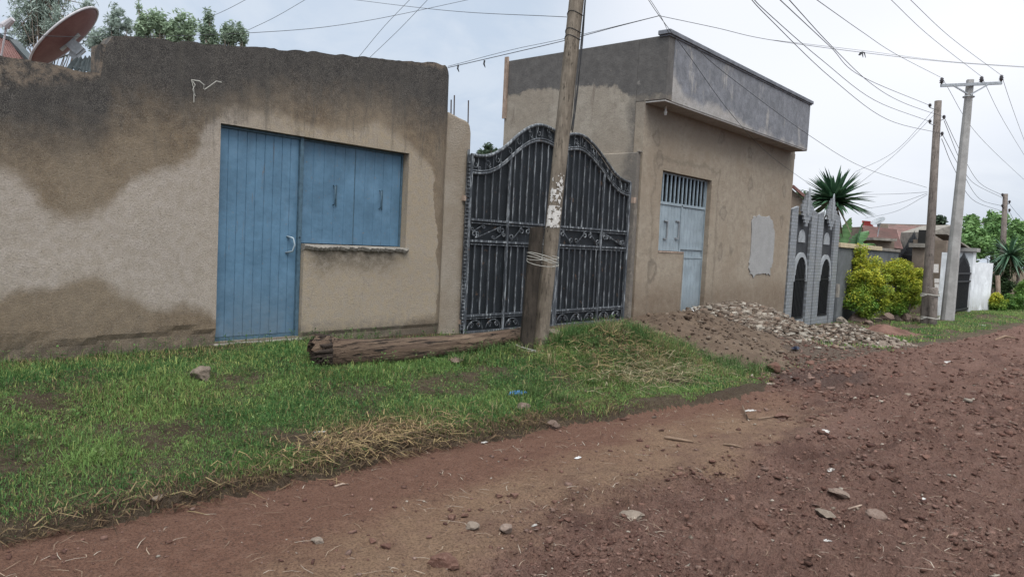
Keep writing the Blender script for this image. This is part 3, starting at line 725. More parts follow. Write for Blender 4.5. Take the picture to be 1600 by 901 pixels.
# larger stones one by one
stone('stone', 321, 596, 44, 'square cut grey stone block on the grass below the blue door', mat='greyrock', squash=.72, seed=5)
stone('stone', 868, 667, 38, 'flat red brown brick shaped stone at the verge edge', mat='rock', squash=.45, seed=11)
stone('stone', 820, 641, 30, 'round red brown stone in the grass under the blue bag', mat='rock', squash=.55, seed=17)
stone('stone', 718, 568, 34, 'flat tan stone under the right half of the log', mat='rock', squash=.4, seed=21)
stone('stone', 868, 527, 44, 'pale flat stone at the foot of the black gate behind the pole', mat='rubble', squash=.4, seed=23)
stone('stone', 980, 522, 26, 'flat grey stone at the right foot of the black gate', mat='greyrock', squash=.4, seed=27)
stone('stone', 247, 781, 20, 'small grey stone on the road edge at lower left', mat='greyrock', squash=.6, seed=29)
stone('stone', 1317, 775, 36, 'brown stone lying mid road, the largest in the right foreground', mat='rock', squash=.5, seed=31)
stone('stone', 1215, 582, 34, 'dark brown stone at the tip of the soil heap', mat='clod', squash=.7, seed=33)
stone('stone', 1376, 810, 34, 'rounded brown stone right of the pale flat stone on the road', mat='rock', squash=.5, seed=37)
stone('stone', 1298, 806, 40, 'pale flat stone half buried in the road at lower right', mat='greyrock', squash=.3, seed=39)
stone('stone', 1190, 828, 34, 'lumpy dark clod in the lower middle right of the road', 'clod', 'clod', .7, 41)
stone('stone', 996, 812, 44, 'flat pale brown stone in the lower middle of the road', mat='greyrock', squash=.35, seed=43)
stone('stone', 795, 832, 26, 'round brown clod near the bottom middle of the road', 'clod', 'rock', .7, 45)
stone('stone', 740, 826, 26, 'pale lumpy stone beside a round clod near the bottom middle', mat='greyrock', squash=.55, seed=47)
stone('stone', 500, 848, 26, 'pale flat stone on the road at lower left', mat='greyrock', squash=.35, seed=49)
stone('stone', 700, 888, 60, 'broad dark crumbling clod at the bottom edge of the photo', 'clod', 'clod', .45, 51)
for k, (px, py, w) in enumerate([(1322, 505, 24), (1345, 503, 30), (1372, 503, 26), (1392, 502, 30), (1408, 502, 22), (1420, 503, 30), (1437, 503, 18), (1360, 508, 18)]):
    nm = ['grey white stone, leftmost of the row under the yellow green bushes', 'brown broad stone, second of the row under the bushes', 'rounded stone, third of the row under the bushes', 'rounded stone, fourth of the row under the bushes', 'dark stone, fifth of the row under the bushes', 'tan boulder, sixth of the row under the bushes by the pole', 'small stone, rightmost of the row under the bushes beside the dark pole', 'low stone lying in front of the stone row under the bushes'][k]
    stone('stone', px, py, w, nm, mat=['greyrock', 'rock'][k % 2] if k else 'rubble', squash=.62, seed=60+k, group='stones along the foot of the bushes')
def straw_bits():
    Vs = []; Ts = []; Cs = []
    for i in range(5200):
        r = math.exp(random.uniform(math.log(2.2), math.log(14))); a = _a+random.uniform(radians(-42), radians(38)); x, y = r*cos(a), r*sin(a)
        if y > edge(x)-.05 or (random.random() > .25 and float(fbm(x*1.3, y*1.3+7, 3)) < 0): continue
        z = float(height(x, y, True))+.004; a = random.uniform(0, 2*pi); l = random.uniform(.012, .06); w = random.uniform(.0008, .0022)*max(1, r/5); b = random.uniform(-.6, .6)
        p0 = P3((x, y, z)); p1 = p0+P3((cos(a)*l, sin(a)*l, .006)); p2 = p1+P3((cos(a+b)*l, sin(a+b)*l, -.002)); sd = P3((-sin(a), cos(a), 0))*w
        o = len(Vs); Vs += [p0-sd, p0+sd, p1-sd, p1+sd, p2-sd*.5, p2+sd*.5]; Ts += [(o, o+1, o+3, o+2), (o+2, o+3, o+5, o+4)]; c = np.array(random.choice([(.34, .26, .19), (.24, .17, .12), (.42, .36, .29)])); Cs += [c]*6
    tag(np_mesh('straw_bits', Vs, Ts, 'grass', tint=np.array(Cs)), 'bits of straw and root fibre scattered over the dirt road', 'straw', kind='stuff')
straw_bits()
pr = None; used = []
for k in range(78):     # countable clods nothing tells apart
    for _ in range(60):
        px = random.uniform(380, 1590); py = random.choice([random.uniform(560, 700), random.uniform(690, 890)])
        p = ground(px, py)
        if p[1] < float(edge(p[0]))-.9 or (p[0] > 8 and p[1] < float(edge(p[0]))-.1): break
    s = random.uniform(.014, .032)*(1 if p[0] < 6 else 1.5)
    if pr is None:
        A, Fc = rock_mesh((0, 0, 0), (1, .8, .6), 77, 2); pr = MB().add(A, Fc).build('dirt_clod', 'clod'); o = pr
    else:
        o = pr.copy(); COL.objects.link(o)
    o.location = (p[0], p[1], p[2]+s*.3); o.scale = (s*random.uniform(.8, 1.5), s, s*random.uniform(.7, 1.2)); o.rotation_euler = (random.uniform(-.4, .4), random.uniform(-.4, .4), random.uniform(0, 6))
    tag(o, 'small reddish brown dirt clod lying on the dirt road', 'clod', 'loose clods on the dirt road')
pr = None
for k in range(26):
    x = random.gauss(14.0, .9); y = random.gauss(5.6, .6)
    if y > 6.7: y = 6.6
    s = random.uniform(.04, .085)
    if pr is None:
        A = np.array([(-1, -.7, -.3), (.9, -.8, -.25), (1.05, .6, -.3), (-.8, .75, -.2), (-.9, -.6, .25), (.8, -.75, .3), (.9, .5, .2), (-.85, .8, .35)]); Fc = [(3, 2, 1, 0), (4, 5, 6, 7), (0, 1, 5, 4), (1, 2, 6, 5), (2, 3, 7, 6), (3, 0, 4, 7)]; pr = MB().add(A, Fc).build('rubble_chunk', 'rubble'); o = pr
    else: o = pr.copy(); COL.objects.link(o)
    o.location = (x, y, max(hz2(x, y), H(x, y))+s*.15); o.scale = (s*random.uniform(.8, 1.6), s, s); o.rotation_euler = (random.uniform(-.6, .6), random.uniform(-.6, .6), random.uniform(0, 6))
    tag(o, 'flat broken chunk of cement lying on the rubble heap', 'rubble chunk', 'larger chunks on the rubble heap')

# litter
def crumple(name, px, py, w, hgt, mat, label, cat='litter', seed=1, lift=0):
    w = w*.8; p = ground(px, py); dep = np.dot(p-P3((0, 0, CZ)), CF); s = w/2*dep/F; r = random.Random(seed); n = 9
    vs = []; fs = []
    for j in range(n):
        for i in range(n):
            u = i/(n-1)*2-1; v = j/(n-1)*2-1
            q = 1-.35*abs(u*v)
            vs.append((p[0]+(u*q*(1+.5*(r.random() < .3))+r.uniform(-.25, .25))*s, p[1]+(v*q*.5+.35*u*(seed % 3-1)+r.uniform(-.2, .2))*s, p[2]+lift+.006+max(0, r.uniform(-.2, 1))*hgt*(1-.6*max(abs(u), abs(v)))))
    for j in range(n-1):
        for i in range(n-1): fs.append((j*n+i, j*n+i+1, (j+1)*n+i+1, (j+1)*n+i))
    o = MB().add(vs, fs).build(name, mat, loc=p)
    sd = o.modifiers.new('thickness', 'SOLIDIFY'); sd.thickness = .002
    return tag(o, label, cat)
crumple('plastic_bag', 810, 617, 34, .06, 'bluebag', 'crumpled bright blue plastic bag in the grass', 'plastic bag', 3)
crumple('paper_scrap', 903, 716, 16, .008, 'whitebag', 'small white scrap on the trodden dirt in mid picture', 'litter', 4)
crumple('plastic_bag', 1088, 499, 56, .11, 'whitebag', 'crumpled white sheet before the grey blue door', 'plastic sheet', 5, .16)
crumple('plastic_scrap', 1393, 590, 22, .02, 'redbag', 'torn red plastic scrap on the road', 'litter', 6)
crumple('plastic_bag', 1243, 548, 22, .06, 'blackbag', 'dark blue crumpled bag at the foot of the rubble heap', 'plastic bag', 7, .03)
for k, (px, py, w, lb) in enumerate([(1290, 675, 26, 'white torn paper scrap on the road right of the forked twig'), (1172, 642, 22, 'white paper scrap near the tip of the grassy verge'), (1298, 735, 24, 'pale torn paper between brown stones on the road'), (1440, 783, 34, 'pale papery strip on the road at right'), (1290, 846, 22, 'white scrap among grey pebbles at lower right'), (1482, 566, 30, 'white plastic strip on the far right of the road'), (1535, 508, 22, 'white litter on the grass before the white wall'), (500, 676, 18, 'grey plastic piece beside the straw heap'), (757, 692, 12, 'small pale wad at the grass edge'), (625, 575, 16, 'white and pink litter in the grass under the log'), (1243, 590, 24, 'pale paper strip by the damp patch'), (835, 822, 12, 'thin pale paper strip at the bottom middle of the road')]):
    crumple('paper_scrap', px, py, w, .01, 'paper', lb, 'litter', 20+k)
def twig(pts, r, label, name='twig', mat='stick'):
    P = [ground(x, y)+P3((0, 0, r+l)) for x, y, l in pts]; m = MB().tube(P, [r*1.1]+[r]*(len(P)-2)+[r*.5], 6, jit=.15)
    return tag(m.build(name, mat, loc=P[0], smooth=True), label, 'twig')
twig([(1160, 640, .03), (1168, 656, .0), (1190, 656, .01), (1215, 651, .0)], .008, 'forked brown twig on the road by the verge tip')
twig([(1038, 685, 0), (1060, 689, .004), (1083, 692, 0)], .012, 'short flat stick lying on the trodden dirt')
twig([(1130, 695, 0), (1145, 697, .004), (1160, 700, 0)], .008, 'small thin stick right of the short flat stick')
twig([(523, 761, 0), (535, 758, .004), (545, 757, 0)], .006, 'tiny pale stick on the road near the grass edge', mat='plank')
twig([(1325, 796, 0), (1345, 793, .01), (1356, 790, 0)], .006, 'pale twig between two stones on the road', mat='plank')
twig([(1555, 533, 0), (1570, 528, .02), (1590, 531, 0)], .03, 'fallen branch on the dirt at far right')
for k, (px, py, w, lb) in enumerate([(1228, 655, 28, 'round dark clod at the end of the forked twig'), (1325, 588, 18, 'dark round clod on the road beside the damp patch'), (1330, 603, 16, 'small dark stone below a round clod by the damp patch'), (1270, 570, 18, 'dark stone on the road below the pale rubble')]):
    stone('stone', px, py, w, lb, 'clod', 'clod', .6, 140+k)

# ------------------------------------------------------------------ wall grid with openings
def wall_grid(m, x0, x1, zb, ztop, y0, y1, holes, step=.06, disp=None, zsplit=None, topjit=0.0, front_only=False):
    xs = set(np.round(np.linspace(x0, x1, max(2, int((x1-x0)/step)+1)), 4))
    for h in holes: xs |= {round(h[0], 4), round(h[1], 4)}
    xs = sorted(xs); xs = [x for i, x in enumerate(xs) if i == 0 or x-xs[i-1] > .012 or any(abs(x-h[k]) < 1e-4 for h in holes for k in (0, 1))]
    zsplit = zsplit or max([h[3] for h in holes]+[zb+.5])
    zs = set(np.round(np.linspace(zb, zsplit, int((zsplit-zb)/step)+1), 4))
    for h in holes: zs |= {round(h[2], 4), round(h[3], 4)}
    zs = sorted(zs); nz = max(2, int((max(ztop(x) for x in xs)-zsplit)/step))
    rows = [('a', z) for z in zs]+[('b', (k+1)/nz) for k in range(nz)]
    idx = {}; vs = []; fs = []
    def vid(i, j, f):
        k = (i, j, f)
        if k not in idx:
            x = xs[i]; zt = ztop(x)
            z = rows[j][1] if rows[j][0] == 'a' else zsplit+(zt-zsplit)*rows[j][1]
            y = (y0+(disp(x, z) if disp else 0)) if f == 0 else y1
            onh = any(abs(x-h[0]) < 1e-3 or abs(x-h[1]) < 1e-3 for h in holes)
            idx[k] = len(vs); vs.append((x, y, z))
        return idx[k]
    def keep(i, j):
        if i < 0 or j < 0 or i >= len(xs)-1 or j >= len(rows)-1: return False
        if rows[j][0] == 'b' or rows[j+1][0] == 'b': return True
        cx = (xs[i]+xs[i+1])/2; cz = (rows[j][1]+rows[j+1][1])/2
        return not any(h[0] < cx < h[1] and h[2] < cz < h[3] for h in holes)
    for i in range(len(xs)-1):
        for j in range(len(rows)-1):
            if not keep(i, j): continue
            fs.append((vid(i, j, 0), vid(i+1, j, 0), vid(i+1, j+1, 0), vid(i, j+1, 0)))
            fs.append((vid(i, j+1, 1), vid(i+1, j+1, 1), vid(i+1, j, 1), vid(i, j, 1)))
            for (di, dj, a, b) in ((-1, 0, (0, 1), (0, 0)), (1, 0, (1, 0), (1, 1)), (0, -1, (0, 0), (1, 0)), (0, 1, (1, 1), (0, 1))):
                if not keep(i+di, j+dj):
                    A = (i+a[0], j+a[1]); B = (i+b[0], j+b[1])
                    fs.append((vid(*B, 0), vid(*A, 0), vid(*A, 1), vid(*B, 1)))
    m.add(vs, fs); return m

# ------------------------------------------------------------------ plaster shop building on the left
b1 = thing('plaster_building', (4.5, 7, .3), 'low mould stained plaster building with blue metal door and shutters', 'building')
def disp1(x, z):
    d = .012*float(fbm(x*1.3, z*1.3, 2))+.0012*float(fbm(x*14, z*14, 2))
    line = .47+.05*float(fbm(x*2.2, 1.7, 3)) if x < 4.2 else .40
    line = .50+.06*float(fbm(x*2.2, 1.7, 3)) if x < 3.6 else line
    lo = float(ss(line-z, 0, .025)); d += lo*(.022+.012*float(fbm(x*9, z*9, 3)))
    if x > 6.55: d += .10*(max(0, x-6.55)/.17)**2*.8
    return d
HOLES1 = [(3.6, 4.58, .36, 2.53), (4.58, 6.03, 1.36, 2.53)]
def top_low(x): return 2.78+.02*float(fbm(x*6, 5, 3))
def top_high(x):
    z = float(np.interp(x, [2.5, 3.95, 5.98, 6.4, 6.6, 6.72], [3.12, 3.34, 3.64, 3.70, 3.71, 3.60]))+.022*float(fbm(x*7, 8, 5, .65))
    if x < 2.56: z -= .07
    return z
m = MB(); wall_grid(m, -8, 2.5, -.3, top_low, 7.0, 7.22, [], .07, disp1, zsplit=2.5)
wall_grid(m, 2.5, 6.72, -.3, top_high, 7.0, 7.22, HOLES1, .05, disp1, zsplit=2.56)
o = m.build('wall', 'plaster', b1, smooth=False)
mm = MB().box(6.5, 6.70, 7.225, 12, -.3, 3.45).box(2.55, 2.7, 7.225, 12, -.3, 2.6).box(2.55, 6.7, 12.005, 12.2, -.3, 2.75); mm.build('side_wall', 'plaster', b1)
MB().box(2.56, 6.48, 7.25, 11.98, 2.62, 2.72).build('roof', 'cement', b1)
# lip of the shutter sill and lower jamb
vs = []; sl = MB()
n = 130
pr0 = []
for i in range(n+1):
    x = 4.575+(6.055-4.575)*i/n; j = .022*float(fbm(x*16, 2, 4, .65))
    pr0.append([(x, 6.972+j, 1.318+j*.8), (x, 6.952+j*1.4, 1.352+j), (x, 6.965+j, 1.370+j*.5), (x, 7.10, 1.376), (x, 7.02, 1.30)])
vv = [q for r_ in pr0 for q in r_]; k = 5
ff = [(i*k+a, i*k+(a+1) % k, (i+1)*k+(a+1) % k, (i+1)*k+a) for i in range(n) for a in range(k)]+[tuple(range(k))[::-1], tuple(n*k+a for a in range(k))]
sl.add(vv, ff).build('sill', 'cement', b1)
MB().box(3.58, 4.6, 6.93, 7.15, .2, .345).build('doorstep', 'cement', b1, bevel=.02)
def ribbed(x0, x1, z0, z1, y, n, depth=.006, gw=.22, t=.03):
    w = (x1-x0)/n; pr = [(x0, y)]
    for i in range(n):
        a = x0+i*w
        if i: pr += [(a-w*gw*.15, y), (a-w*gw*.05, y+depth), (a+w*gw*.25, y+depth), (a+w*gw*.35, y)]
    pr.append((x1, y)); m = MB(); k = len(pr)
    m.add([(x, yy, z0) for x, yy in pr]+[(x, yy, z1) for x, yy in pr], [(i, i+1, k+i+1, k+i) for i in range(k-1)])
    m.box(x0, x1, y+depth+.004, y+t, z0, z1)
    return m
dr = ribbed(3.625, 4.535, .40, 2.50, 7.085, 9, .006).build('door', 'blue', b1)
fr = MB().box(3.6, 3.624, 7.06, 7.14, .36, 2.525).box(4.536, 4.575, 7.05, 7.14, .36, 2.525).box(3.625, 4.535, 7.06, 7.14, 2.502, 2.525).box(3.625, 4.535, 7.08, 7.14, .36, .395)
fr.build('door_frame', 'bluedark', b1)
hx, hz_ = on_y(452, 382, 7.08)[0], on_y(452, 382, 7.08)[2]
MB().tube([(hx-.03, 7.085, hz_+.09), (hx+.015, 7.03, hz_+.07), (hx+.03, 7.02, hz_), (hx+.01, 7.03, hz_-.07), (hx-.04, 7.085, hz_-.09)], .011, 8).build('handle', 'handle', dr, smooth=True)
kk = on_y(466, 371, 7.08)
MB().tube([(kk[0], 7.086, kk[2]), (kk[0], 7.06, kk[2])], .02, 12).tube([(kk[0], 7.062, kk[2]), (kk[0], 7.05, kk[2])], .009, 8).build('lock', 'handle', dr)
for x0, x1, hpx in ((4.60, 5.305, (521, 305)), (5.32, 6.0, (593, 312))):
    sh = ribbed(x0, x1, 1.385, 2.50, 7.115, 5, .0045, .2).build('shutter', 'blue', b1)
    q = on_y(hpx[0], hpx[1], 7.11)
    for dx in (-.03, .03):
        pass
    MB().tube([(q[0], 7.116, q[2]+.11), (q[0], 7.08, q[2]+.10), (q[0], 7.078, q[2]-.10), (q[0], 7.116, q[2]-.11)], .007, 6).build('handle', 'bluedark', sh, smooth=True)
    MB().box(q[0]+.03, q[0]+.042, 7.10, 7.114, q[2]-.12, q[2]+.12).build('bolt', 'bluedark', sh)
MB().box(4.577, 4.60, 7.08, 7.16, 1.38, 2.525).box(6.003, 6.027, 7.10, 7.16, 1.38, 2.525).box(4.6, 6.0, 7.10, 7.16, 2.503, 2.525).box(5.307, 5.318, 7.118, 7.15, 1.385, 2.5).build('shutter_frame', 'bluedark', b1)
MB().box(3.5, 6.3, 7.4, 7.42, .2, 2.9).build('interior_shade_sheet', 'dark', b1)  # near-black sheet paints the unlit inside behind door and shutters
# binding wire hanging from the wall
q0 = on_y(300, 126, 6.985)
def wy(px, py, Y=6.97): return on_y(px, py, Y)
wr = MB().tube([wy(299, 125, 6.99), wy(303, 140), wy(303, 160)], .004, 5).tube([wy(299, 125, 6.99), wy(312, 127, 6.94), wy(319, 133, 6.93), wy(318, 139, 6.95)], .005, 5).tube([wy(301, 127, 6.98), wy(305, 133, 6.95), wy(301, 140, 6.96), wy(305, 150, 6.97)], .004, 5).tube([wy(320, 140, 6.95), wy(330, 133, 6.93), wy(338, 127, 6.92), wy(346, 129, 6.94)], .005, 5)
wr.tube([wy(318, 139, 6.95), wy(320, 140, 6.95)], .004, 5)
tag(wr.build('wire_scrap', 'string', loc=q0), 'twisted pale wire sticking out of the dark plaster wall', 'wire')

# ------------------------------------------------------------------ gate pillar
gp = thing('gate_pillar', (6.95, 7.2, .2), 'grey plaster gate pillar with three bare rebars on top', 'pillar')
prof = [(6.725, -.2), (7.21, -.2), (7.205, 1.0), (7.195, 2.0), (7.18, 2.95), (7.15, 3.06), (7.08, 3.10), (6.95, 3.12), (6.82, 3.15), (6.74, 3.17), (6.725, 3.1)]
MB().prism(prof[::-1], 7.075, 7.45).build('shaft', 'pillarcem', gp, bevel=.03)
for px_, py_ in ((705, 156), (710, 149), (732, 157)):
    q = on_y(px_, py_, 7.3); MB().tube([(q[0]+.015, 7.3, 3.0), (q[0], 7.3, q[2])], .009, 6).build('rebar', 'rebar', gp)
MB().box(7.05, 7.14, 7.03, 7.078, 2.03, 2.10).build('hinge_block', 'plank', gp); MB().box(7.09, 7.17, 7.03, 7.078, .36, .42).build('hinge_block', 'plank', gp)

# ------------------------------------------------------------------ black metal gate
gt = thing('metal_gate', (9.13, 7.05, .2), 'black wavy topped double metal gate with scrollwork between two plaster walls', 'gate')
GX = [7.14, 7.35, 7.54, 7.74, 7.93, 8.19, 8.45, 8.65, 8.85, 9.13, 9.4, 9.62, 9.8, 10.05, 10.27, 10.5, 10.7, 10.9, 11.13]
GZ = [2.65, 2.65, 2.69, 2.79, 2.93, 3.13, 3.25, 3.275, 3.25, 3.18, 3.25, 3.275, 3.23, 3.12, 2.99, 2.84, 2.73, 2.67, 2.65]
from numpy import interp
def gtop(x):   # smooth outline
    k = np.array([-.12, -.06, 0, .06, .12]); return float(np.mean(interp(x+k, GX, GZ)))
def spiral(cx, cz, r, a0, turns, y, n=16, sgn=1):
    return [(cx+r*(1-t*.75)*cos(a0+sgn*turns*2*pi*t), y, cz+r*(1-t*.75)*sin(a0+sgn*turns*2*pi*t)) for t in [i/n for i in range(n+1)]]
def scroll_s(m, x0, x1, z0, z1, y, r, up=True, rad=.0095):
    """S shaped scroll between two spirals"""
    if up: A = (x0+r, z1-r); B = (x1-r, z0+r)
    else: A = (x0+r, z0+r); B = (x1-r, z1-r)
    s = -1 if up else 1
    p1 = spiral(A[0], A[1], r, pi/2*(-s)+pi*0, 1.15, y, 14, s)[::-1]
    p2 = spiral(B[0], B[1], r, -pi/2*(-s), 1.15, y, 14, s)
    m.tube(p1+p2, rad, 5)
YB = 7.02
class SC:
    def __init__(s): s.l = []
    def tube(s, *a, **k): s.l.append(MB().tube(*a, **k))
for (a, b, hinge, mun) in ((7.14, 9.10, 7.14, 7.94), (9.15, 11.13, 11.13, 10.32)):
    n = 40; xs = [a+(b-a)*i/n for i in range(n+1)]
    poly = [(x, gtop(x)-.01) for x in xs]
    sh = MB().prism([(a, .22), (b, .22)]+[(x, z) for x, z in poly[::-1]], 7.055, 7.063)
    leaf = sh.build('gate_leaf', 'sheet', gt)
    f = MB()
    f.tube([(x, YB, gtop(x)) for x in xs], .024, 8).tube([(x, YB, gtop(x)-.235) for x in xs], .020, 8)
    f.tube([(x, YB-.012, gtop(x)-.20) for x in xs], .010, 6)
    for x in (a, b): f.bar((x, YB, .2), (x, YB, gtop(x)), .045, .045)
    f.bar((mun, YB, .2), (mun, YB, gtop(mun)-.24), .035, .03)
    for z, w in ((1.79, .03), (1.745, .012), (1.50, .03), (1.455, .012), (.47, .03), (.43, .012), (.235, .045)): f.bar((a+.02, YB, z), (b-.02, YB, z), w*.9, w)
    f.build('frame', 'bar', leaf)
    bars = MB(); x = a+.155; nb = 0
    step = (b-a)/13
    for i in range(1, 13):
        x = a+i*step
        if abs(x-mun) < .05: continue
        for z0, z1 in ((.485, 1.45), (1.80, gtop(x)-.245)):
            # flat bar with a folded edge
            bars.bar((x, YB+.008, z0), (x, YB+.008, z1), .020, .014, up=(0, 1, 0))
        bars.bar((x, YB+.01, gtop(x)-.215), (x, YB+.01, gtop(x)-.02), .010, .010)
    bars.build('bars', 'bar', leaf)
    sc = SC()
    edges = sorted([a+.03, mun-.02, mun+.02, b-.03])
    for (p, q) in ((edges[0], edges[1]), (edges[2], edges[3])):
        w = q-p; flip = (a < 9) == True
        if w > .9:
            k = 3; 
            for i in range(k):
                scroll_s(sc, p+w*i/k+.01, p+w*(i+1)/k-.01, 1.52, 1.735, YB, .055, (i % 2 == 0) ^ flip)
        else:
            scroll_s(sc, p+.03, q-.03, 1.53, 1.73, YB, .06, not flip); scroll_s(sc, p+.10, q-.10, 1.55, 1.71, YB, .045, not flip, .007)
            scroll_s(sc, p+.01, p+w*.42, 1.62, 1.735, YB, .035, not flip, .007); scroll_s(sc, p+w*.58, q-.01, 1.52, 1.64, YB, .035, not flip, .007)
        k = 2 if w < .9 else 3
        for i in range(k):
            pa, pb = p+w*i/k+.02, p+w*(i+1)/k-.02; cx = (pa+pb)/2
            arc = [(cx+(pb-pa)/2*.9*cos(t), YB, .275+.125*sin(t)) for t in np.linspace(pi, 0, 14)]; sc.tube(arc, .007, 5)
            sc.tube(spiral(cx-.07, .33, .045, 0, 1.2, YB), .006, 5); sc.tube(spiral(cx+.07, .33, .045, pi, 1.2, YB, sgn=-1), .006, 5)
    for i in range(9):     # small curls under the top rail
        cx = a+.11+(b-a-.2)*i/8; cz = gtop(cx)-.12
        sc.tube([(cx-.05, YB, cz+.085)]+spiral(cx+(.01 if i % 2 else -.01), cz, .055, pi*.75, .9, YB, 12, -1 if i % 2 else 1), .006, 5)
        sc.tube(spiral(cx+.06, cz-.05, .03, 0, 1.1, YB, 10), .005, 5)
    for q_ in sc.l: q_.build('scroll', 'bar', leaf, smooth=True)
    # toothed hinge strip
hs = MB()
for i in range(46): hs.box(7.085, 7.125, 7.0, 7.03, .28+i*.05, .28+i*.05+.032)
hs.box(7.09, 7.12, 7.032, 7.05, .2, 2.72)
hs.build('hinge_strip', 'bar', gt)
MB().box(11.19, 11.27, 6.96, 7.02, 2.30, 2.40).build('hinge_block', 'plank', gt)
th = MB().box(7.25, 11.3, 6.99, 7.25, -.1, .13); tag(th.build('concrete_threshold', 'cement', loc=(9.2, 7.1, .1), bevel=.015), 'low rough concrete strip under the black gate', 'threshold')

# ------------------------------------------------------------------ tan building with overhanging parapet
b2 = thing('corner_building', (15, 7, 0), 'tall tan plaster building with overhanging grey parapet and grey blue door', 'building')
def disp2(x, z): return .012*float(fbm(x*1.3, z*1.3, 3))+.004*float(fbm(x*9, z*9, 2))
HOL2 = [(13.18, 14.22, .05, 2.98), (12.2, 13.18, 1.47, 2.98)]
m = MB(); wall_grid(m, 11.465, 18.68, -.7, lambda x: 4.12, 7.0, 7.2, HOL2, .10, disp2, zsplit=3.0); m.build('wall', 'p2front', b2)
MB().box(11.46, 11.66, 7.205, 10.36, -.3, 5.22).box(11.46, 11.66, 6.605, 7.2, 4.125, 5.22).build('side_wall', 'p2side', b2)
MB().box(11.345, 11.455, 7.03, 8.6, -.3, 3.21).box(11.36, 11.455, 7.0, 7.06, 3.2, 3.24).build('side_pier', 'p2side', b2, bevel=.02)
MB().box(11.67, 18.42, 6.6, 6.78, 4.11, 5.20).box(18.24, 18.42, 6.79, 10.2, 4.11, 5.2).build('parapet', 'p2band', b2, bevel=.008)
MB().box(11.455, 18.42, 6.61, 7.0, 4.085, 4.108).build('soffit', 'p2band', b2)
MB().box(11.40, 18.50, 6.555, 6.80, 5.225, 5.30).box(11.43, 18.46, 6.58, 6.79, 5.195, 5.222).build('coping', 'copinggrey', b2, bevel=.008)
MB().box(18.48, 18.68, 7.205, 10.36, -.7, 4.1).box(11.67, 18.47, 10.15, 10.36, -.4, 4.1).build('back_wall', 'p2side', b2)
MB().box(11.67, 18.2, 7.0, 10.1, 4.13, 4.25).build('roof', 'cement', b2)
MB().box(18.5, 18.78, 7.02, 7.22, 3.95, 4.08).build('beam_end', 'cement', b2)
MB().box(11.68, 15.5, 7.6, 7.65, -.2, 4.0).build('interior_shade_sheet', 'dark', b2)  # added sheet, coloured near-black for the shade inside seen through the transom
YD = 7.115
dr = ribbed(13.24, 14.19, .20, 1.38, YD, 7, .006).build('door', 'greyblue', b2); 
ribbed(13.24, 14.19, 1.55, 2.36, YD, 7, .006).build('door_panel', 'greyblue', dr)
ribbed(13.24, 14.19, 1.385, 1.545, YD+.012, 7, .01).build('door_panel', 'greyblue', dr)
MB().box(13.24, 14.19, YD-.012, YD-.002, 1.36, 1.40).box(13.24, 14.19, YD-.012, YD-.002, 1.53, 1.565).build('door_rail', 'greyblue', dr)
MB().box(13.19, 13.235, YD-.02, YD+.05, .15, 2.40).box(14.195, 14.218, YD-.02, YD+.05, .15, 2.96).box(12.205, 14.19, YD-.02, YD+.05, 2.37, 2.42).box(12.205, 14.19, YD-.02, YD+.05, 2.945, 2.965).build('door_frame', 'greyblue', b2)
for x0, x1, hp in ((12.215, 12.70, (1040, 359)), (12.705, 13.185, (1058, 359))):
    s_ = ribbed(x0, x1, 1.49, 2.365, YD, 4, .006).build('hatch_leaf', 'greyblue', b2)
    q = on_y(hp[0], hp[1], YD); hm = MB()
    for z in (-.17, .17): hm.box(q[0]-.09, q[0]+.04, YD-.03, YD-.004, q[2]+z-.012, q[2]+z+.012)
    hm.box(q[0]+.012, q[0]+.034, YD-.034, YD-.012, q[2]-.16, q[2]+.16); hm.build('handle', 'galv', s_)
gr = MB()
for i in range(13): gr.box(12.26+i*.157, 12.305+i*.157, YD-.005, YD+.02, 2.42, 2.945)
gr.build('transom_bars', 'handle', b2)
MB().box(12.19, 13.19, 6.985, 7.1, 1.455, 1.485).build('sill', 'plank', b2)
MB().box(13.185, 13.215, 6.99, 7.11, .1, 1.45).build('jamb_trim', 'cement', b2, bevel=.01)
MB().box(14.225, 14.285, 6.99, 7.12, .1, 2.9).build('jamb_trim', 'p2front', b2, bevel=.01)
pp = []
c0 = on_y(1190, 335, 7); c1 = on_y(1187, 430, 7); xl, xr = on_y(1172, 380, 7)[0], on_y(1207, 380, 7)[0]
for i in range(96):
    t = 2*pi*i/96; ex = abs(cos(t))**.45*np.sign(cos(t)); ez = abs(sin(t))**.35*np.sign(sin(t))
    k = 1+.22*float(fbm(cos(t)*2.5, sin(t)*2.5, 4, .65))
    pp.append(((xl+xr)/2+(xr-xl)/2*ex*k, (c0[2]+c1[2])/2+(c0[2]-c1[2])/2*ez*k))
MB().prism(pp[::-1], 6.978, 7.01).build('cement_patch', 'patch', b2, bevel=.006)
q = on_y(1040, 172, 6.85); MB().tube([(q[0], 6.85, 4.085), (q[0], 6.85, 4.0)], .02, 8).tube([(q[0], 6.85, 4.0), (q[0], 6.85, 3.93)], [.035, .02], 10).build('lamp_holder', 'glass', b2)
# plank on the back edge
MB().box(11.415, 11.455, 10.30, 10.39, 4.05, 5.30).build('plank', 'plank', b2)

